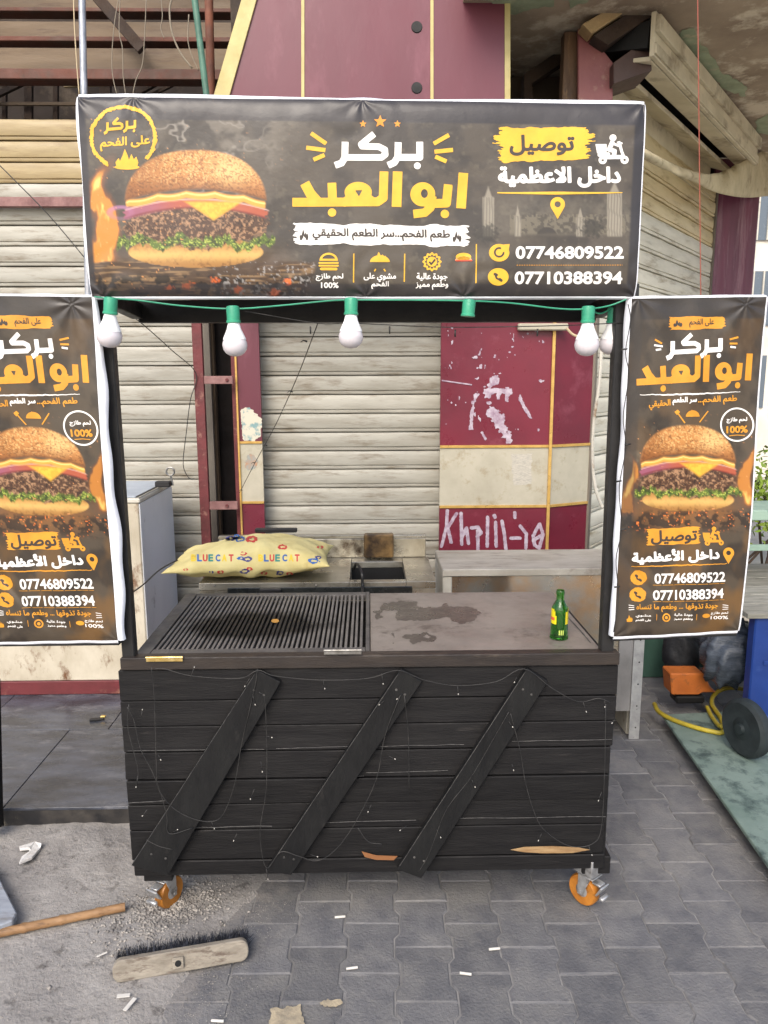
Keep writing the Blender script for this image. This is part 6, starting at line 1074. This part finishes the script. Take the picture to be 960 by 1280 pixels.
m_orange = M('orange_plastic', lin(184, 104, 46), lin(160, 88, 38), rough=.5, scale=8, dirt=lin(96, 66, 44), dscale=14, dlo=.58, dhi=.7); ob = thing('orange_toolbox', 'orange machine casing on a dark base beside the yellow hose', 'machine', G(868, 880, .07))
yo = G(868, 881, .07)[1]; B().slab([W(x, y, yo) for x, y in ((840, 869), (838, 842), (880, 842), (888, 858), (896, 866), (878, 866), (874, 869))], (0, .11, 0), .006).done('casing', m_orange, ob)
a, b_ = W(845, 881, yo+.01), W(882, 870, yo+.01); B().box((a[0], yo+.01, .0705), (b_[0], yo+.10, b_[2]-.002), .008).done('base', m_pit, ob)
B().tube(spline([W(876, 842, yo+.05), W(880, 836, yo+.05), W(886, 833, yo+.05), W(887, 842, yo+.05)], 5), .008, 6).done('handle', M('dark_red_handle', lin(120, 58, 36)), ob, 'auto')
m_bag = M('black_cloth_bag', lin(24, 26, 30), lin(36, 38, 42), rough=.7, scale=12, bump=.4)
def blob(name, c, r, mat, seed, amp=.25, parent=None, fine=3.5):
    bm = bmesh.new(); bmesh.ops.create_icosphere(bm, subdivisions=4, radius=1)
    for v in bm.verts:
        n_ = v.co.normalized(); f = 1+amp*(float(fbm(np.array(n_.x*fine+seed*3+n_.z), np.array(n_.y*fine+n_.z*2.7), seed, 4))-.5)*2; v.co = Vector((c[0]+n_.x*r[0]*f, c[1]+n_.y*r[1]*f, max(c[2]+n_.z*r[2]*f, .071)))
    me = bpy.data.meshes.new(name); bm.to_mesh(me); bm.free(); return link(name, me, mat, parent, True)
tag(blob('black_bag', W(851, 812, 1.72), (.10, .10, .15), m_bag, 3, .2), 'black cloth bag behind the orange casing', 'bag'); tag(blob('plastic_bundle', W(912, 815, 1.35), (.14, .14, .17), M('grey_plastic_film', lin(84, 92, 104), lin(62, 70, 80), rough=.3, scale=9, stretch=(1, 1, 5), bump=.5, bscale=30), 5, .35, None, 5), 'crumpled bundle of grey plastic film beside the blue cart', 'bundle')
m_hose = M('yellow_hose', lin(176, 158, 48), lin(150, 132, 40), rough=.45, scale=14); Gz = lambda x, y, z=.082: Vector(G(x, y, z))
tag(B().tube(spline([Gz(818, 880), Gz(824, 890), Gz(842, 900), Gz(868, 909), Gz(888, 914), Gz(903, 915), Gz(902, 900), Gz(896, 890), Gz(890, 880), Gz(892, 870, .10), Gz(902, 862, .13), Gz(920, 860, .14), Gz(950, 866, .12)], 8), .011, 9).done('yellow_hose', m_hose, None, 'auto'), 'yellow hose curling over the teal platform', 'hose')
tag(B().tube(spline([Gz(884, 884), Gz(890, 896), Gz(900, 908, .10), Gz(906, 904, .10)], 8), .010, 9).done('hose_end', m_hose, None, 'auto'), 'short loose end of yellow hose beside the longer hose', 'hose')
m_blue = M('blue_sheet', lin(30, 58, 124), lin(24, 48, 108), rough=.4, scale=4, bump=.05, dirt=lin(60, 84, 140), dscale=6)
yb = 1.0; xb0 = W(938, 850, yb)[0]; zb0 = W(935, 962, yb)[2]; zb1 = W(935, 772, yb)[2]
bc = thing('blue_cart', 'blue sheet metal cart with plank deck and dark wheel at the right picture edge', 'cart', (xb0+.5, yb+.5, .07))
B().box((xb0, yb, .078), (xb0+1.3, yb+.06, zb1), .006).done('body', m_blue, bc)
for x in (xb0+.02, xb0+1.2): B().box((x, yb+.80, .072), (x+.045, yb+.845, zb1), .003).done('leg', m_blue, bc)
B().box((xb0+.05, yb-.006, .45), (xb0+1.2, yb-.0005, .47), .002).done('pressed_seam', m_blue, bc); B().box((xb0+.05, yb-.006, .16), (xb0+1.2, yb-.0005, .18), .002).done('pressed_seam', m_blue, bc)
m_gw = M('grey_weathered_plank', lin(148, 146, 136), lin(120, 118, 108), rough=.8, scale=5, stretch=(1, 7, 7), bump=.35, dirt=lin(92, 92, 84), dscale=8, rand=.12)
for k in range(6): B().box((xb0-.05+random.uniform(-.01, .01), yb-.02+k*.15, zb1+.0005), (xb0+1.32, yb+.122+k*.15, zb1+.024), .002).done('deck_plank', m_gw, bc)
wb = thing('teal_bench', 'pale teal bench frame standing on the plank deck of the blue cart', 'bench', (xb0+.4, yb+.5, zb1+.024)); zt2 = W(948, 636, yb+.45)[2]
m_pteal = M('pale_teal', lin(140, 164, 148), lin(120, 144, 130), rough=.6, scale=6, dirt=lin(150, 140, 120)); B().box((xb0+.02, yb+.40, zt2-.05), (xb0+1.2, yb+.70, zt2), .004).done('seat', m_pteal, wb)
for x in (xb0+.06, xb0+.9):
    for y in (yb+.42, yb+.64): B().box((x, y, zb1+.0245), (x+.045, y+.04, zt2-.0505), .003).done('leg', m_pteal, wb)
B().box((xb0+.106, yb+.43, zb1+.20), (xb0+.899, yb+.45, zb1+.23), .002).done('rail', m_pteal, wb)
wc = Vector(W(931, 930, .90)); wc.z = .07+.130; Rw = Matrix.Translation(wc) @ Matrix.Rotation(math.radians(16), 4, 'Z')
def wpart(prof, name, mat, par=bc): t = B(); t.lathe(prof, (0, 0, 0), 40, 'x'); t.bm.transform(Rw); return t.done(name, mat, par, 'auto')
ty = wpart([(.08, -.026), (.112, -.030), (.127, -.018), (.130, 0), (.127, .018), (.112, .030), (.08, .026)], 'wheel', M('dark_rubber', lin(28, 35, 37), lin(40, 48, 50), rough=.7, scale=14, bump=.1)); wpart([(.012, -.046), (.022, -.045), (.024, -.030), (.05, -.026), (.08, -.012), (.08, .012), (.05, .026), (.02, .034)], 'wheel_disc', M('grey_wheel_disc', lin(36, 44, 46), lin(28, 35, 37), rough=.5, scale=9), ty)
B().box((W(905, 850, 1.3)[0], 1.3, W(905, 897, 1.3)[2]), (xb0-.002, 1.5, W(905, 894, 1.3)[2]), .001).done('side_shelf', m_zinc, bc); B().box((W(905, 850, 1.3)[0], 1.3, W(905, 856, 1.3)[2]), (xb0-.002, 1.5, W(905, 853, 1.3)[2]), .001).done('side_shelf', m_zinc, bc)
# nothing stands behind the camera; only the ground runs on there
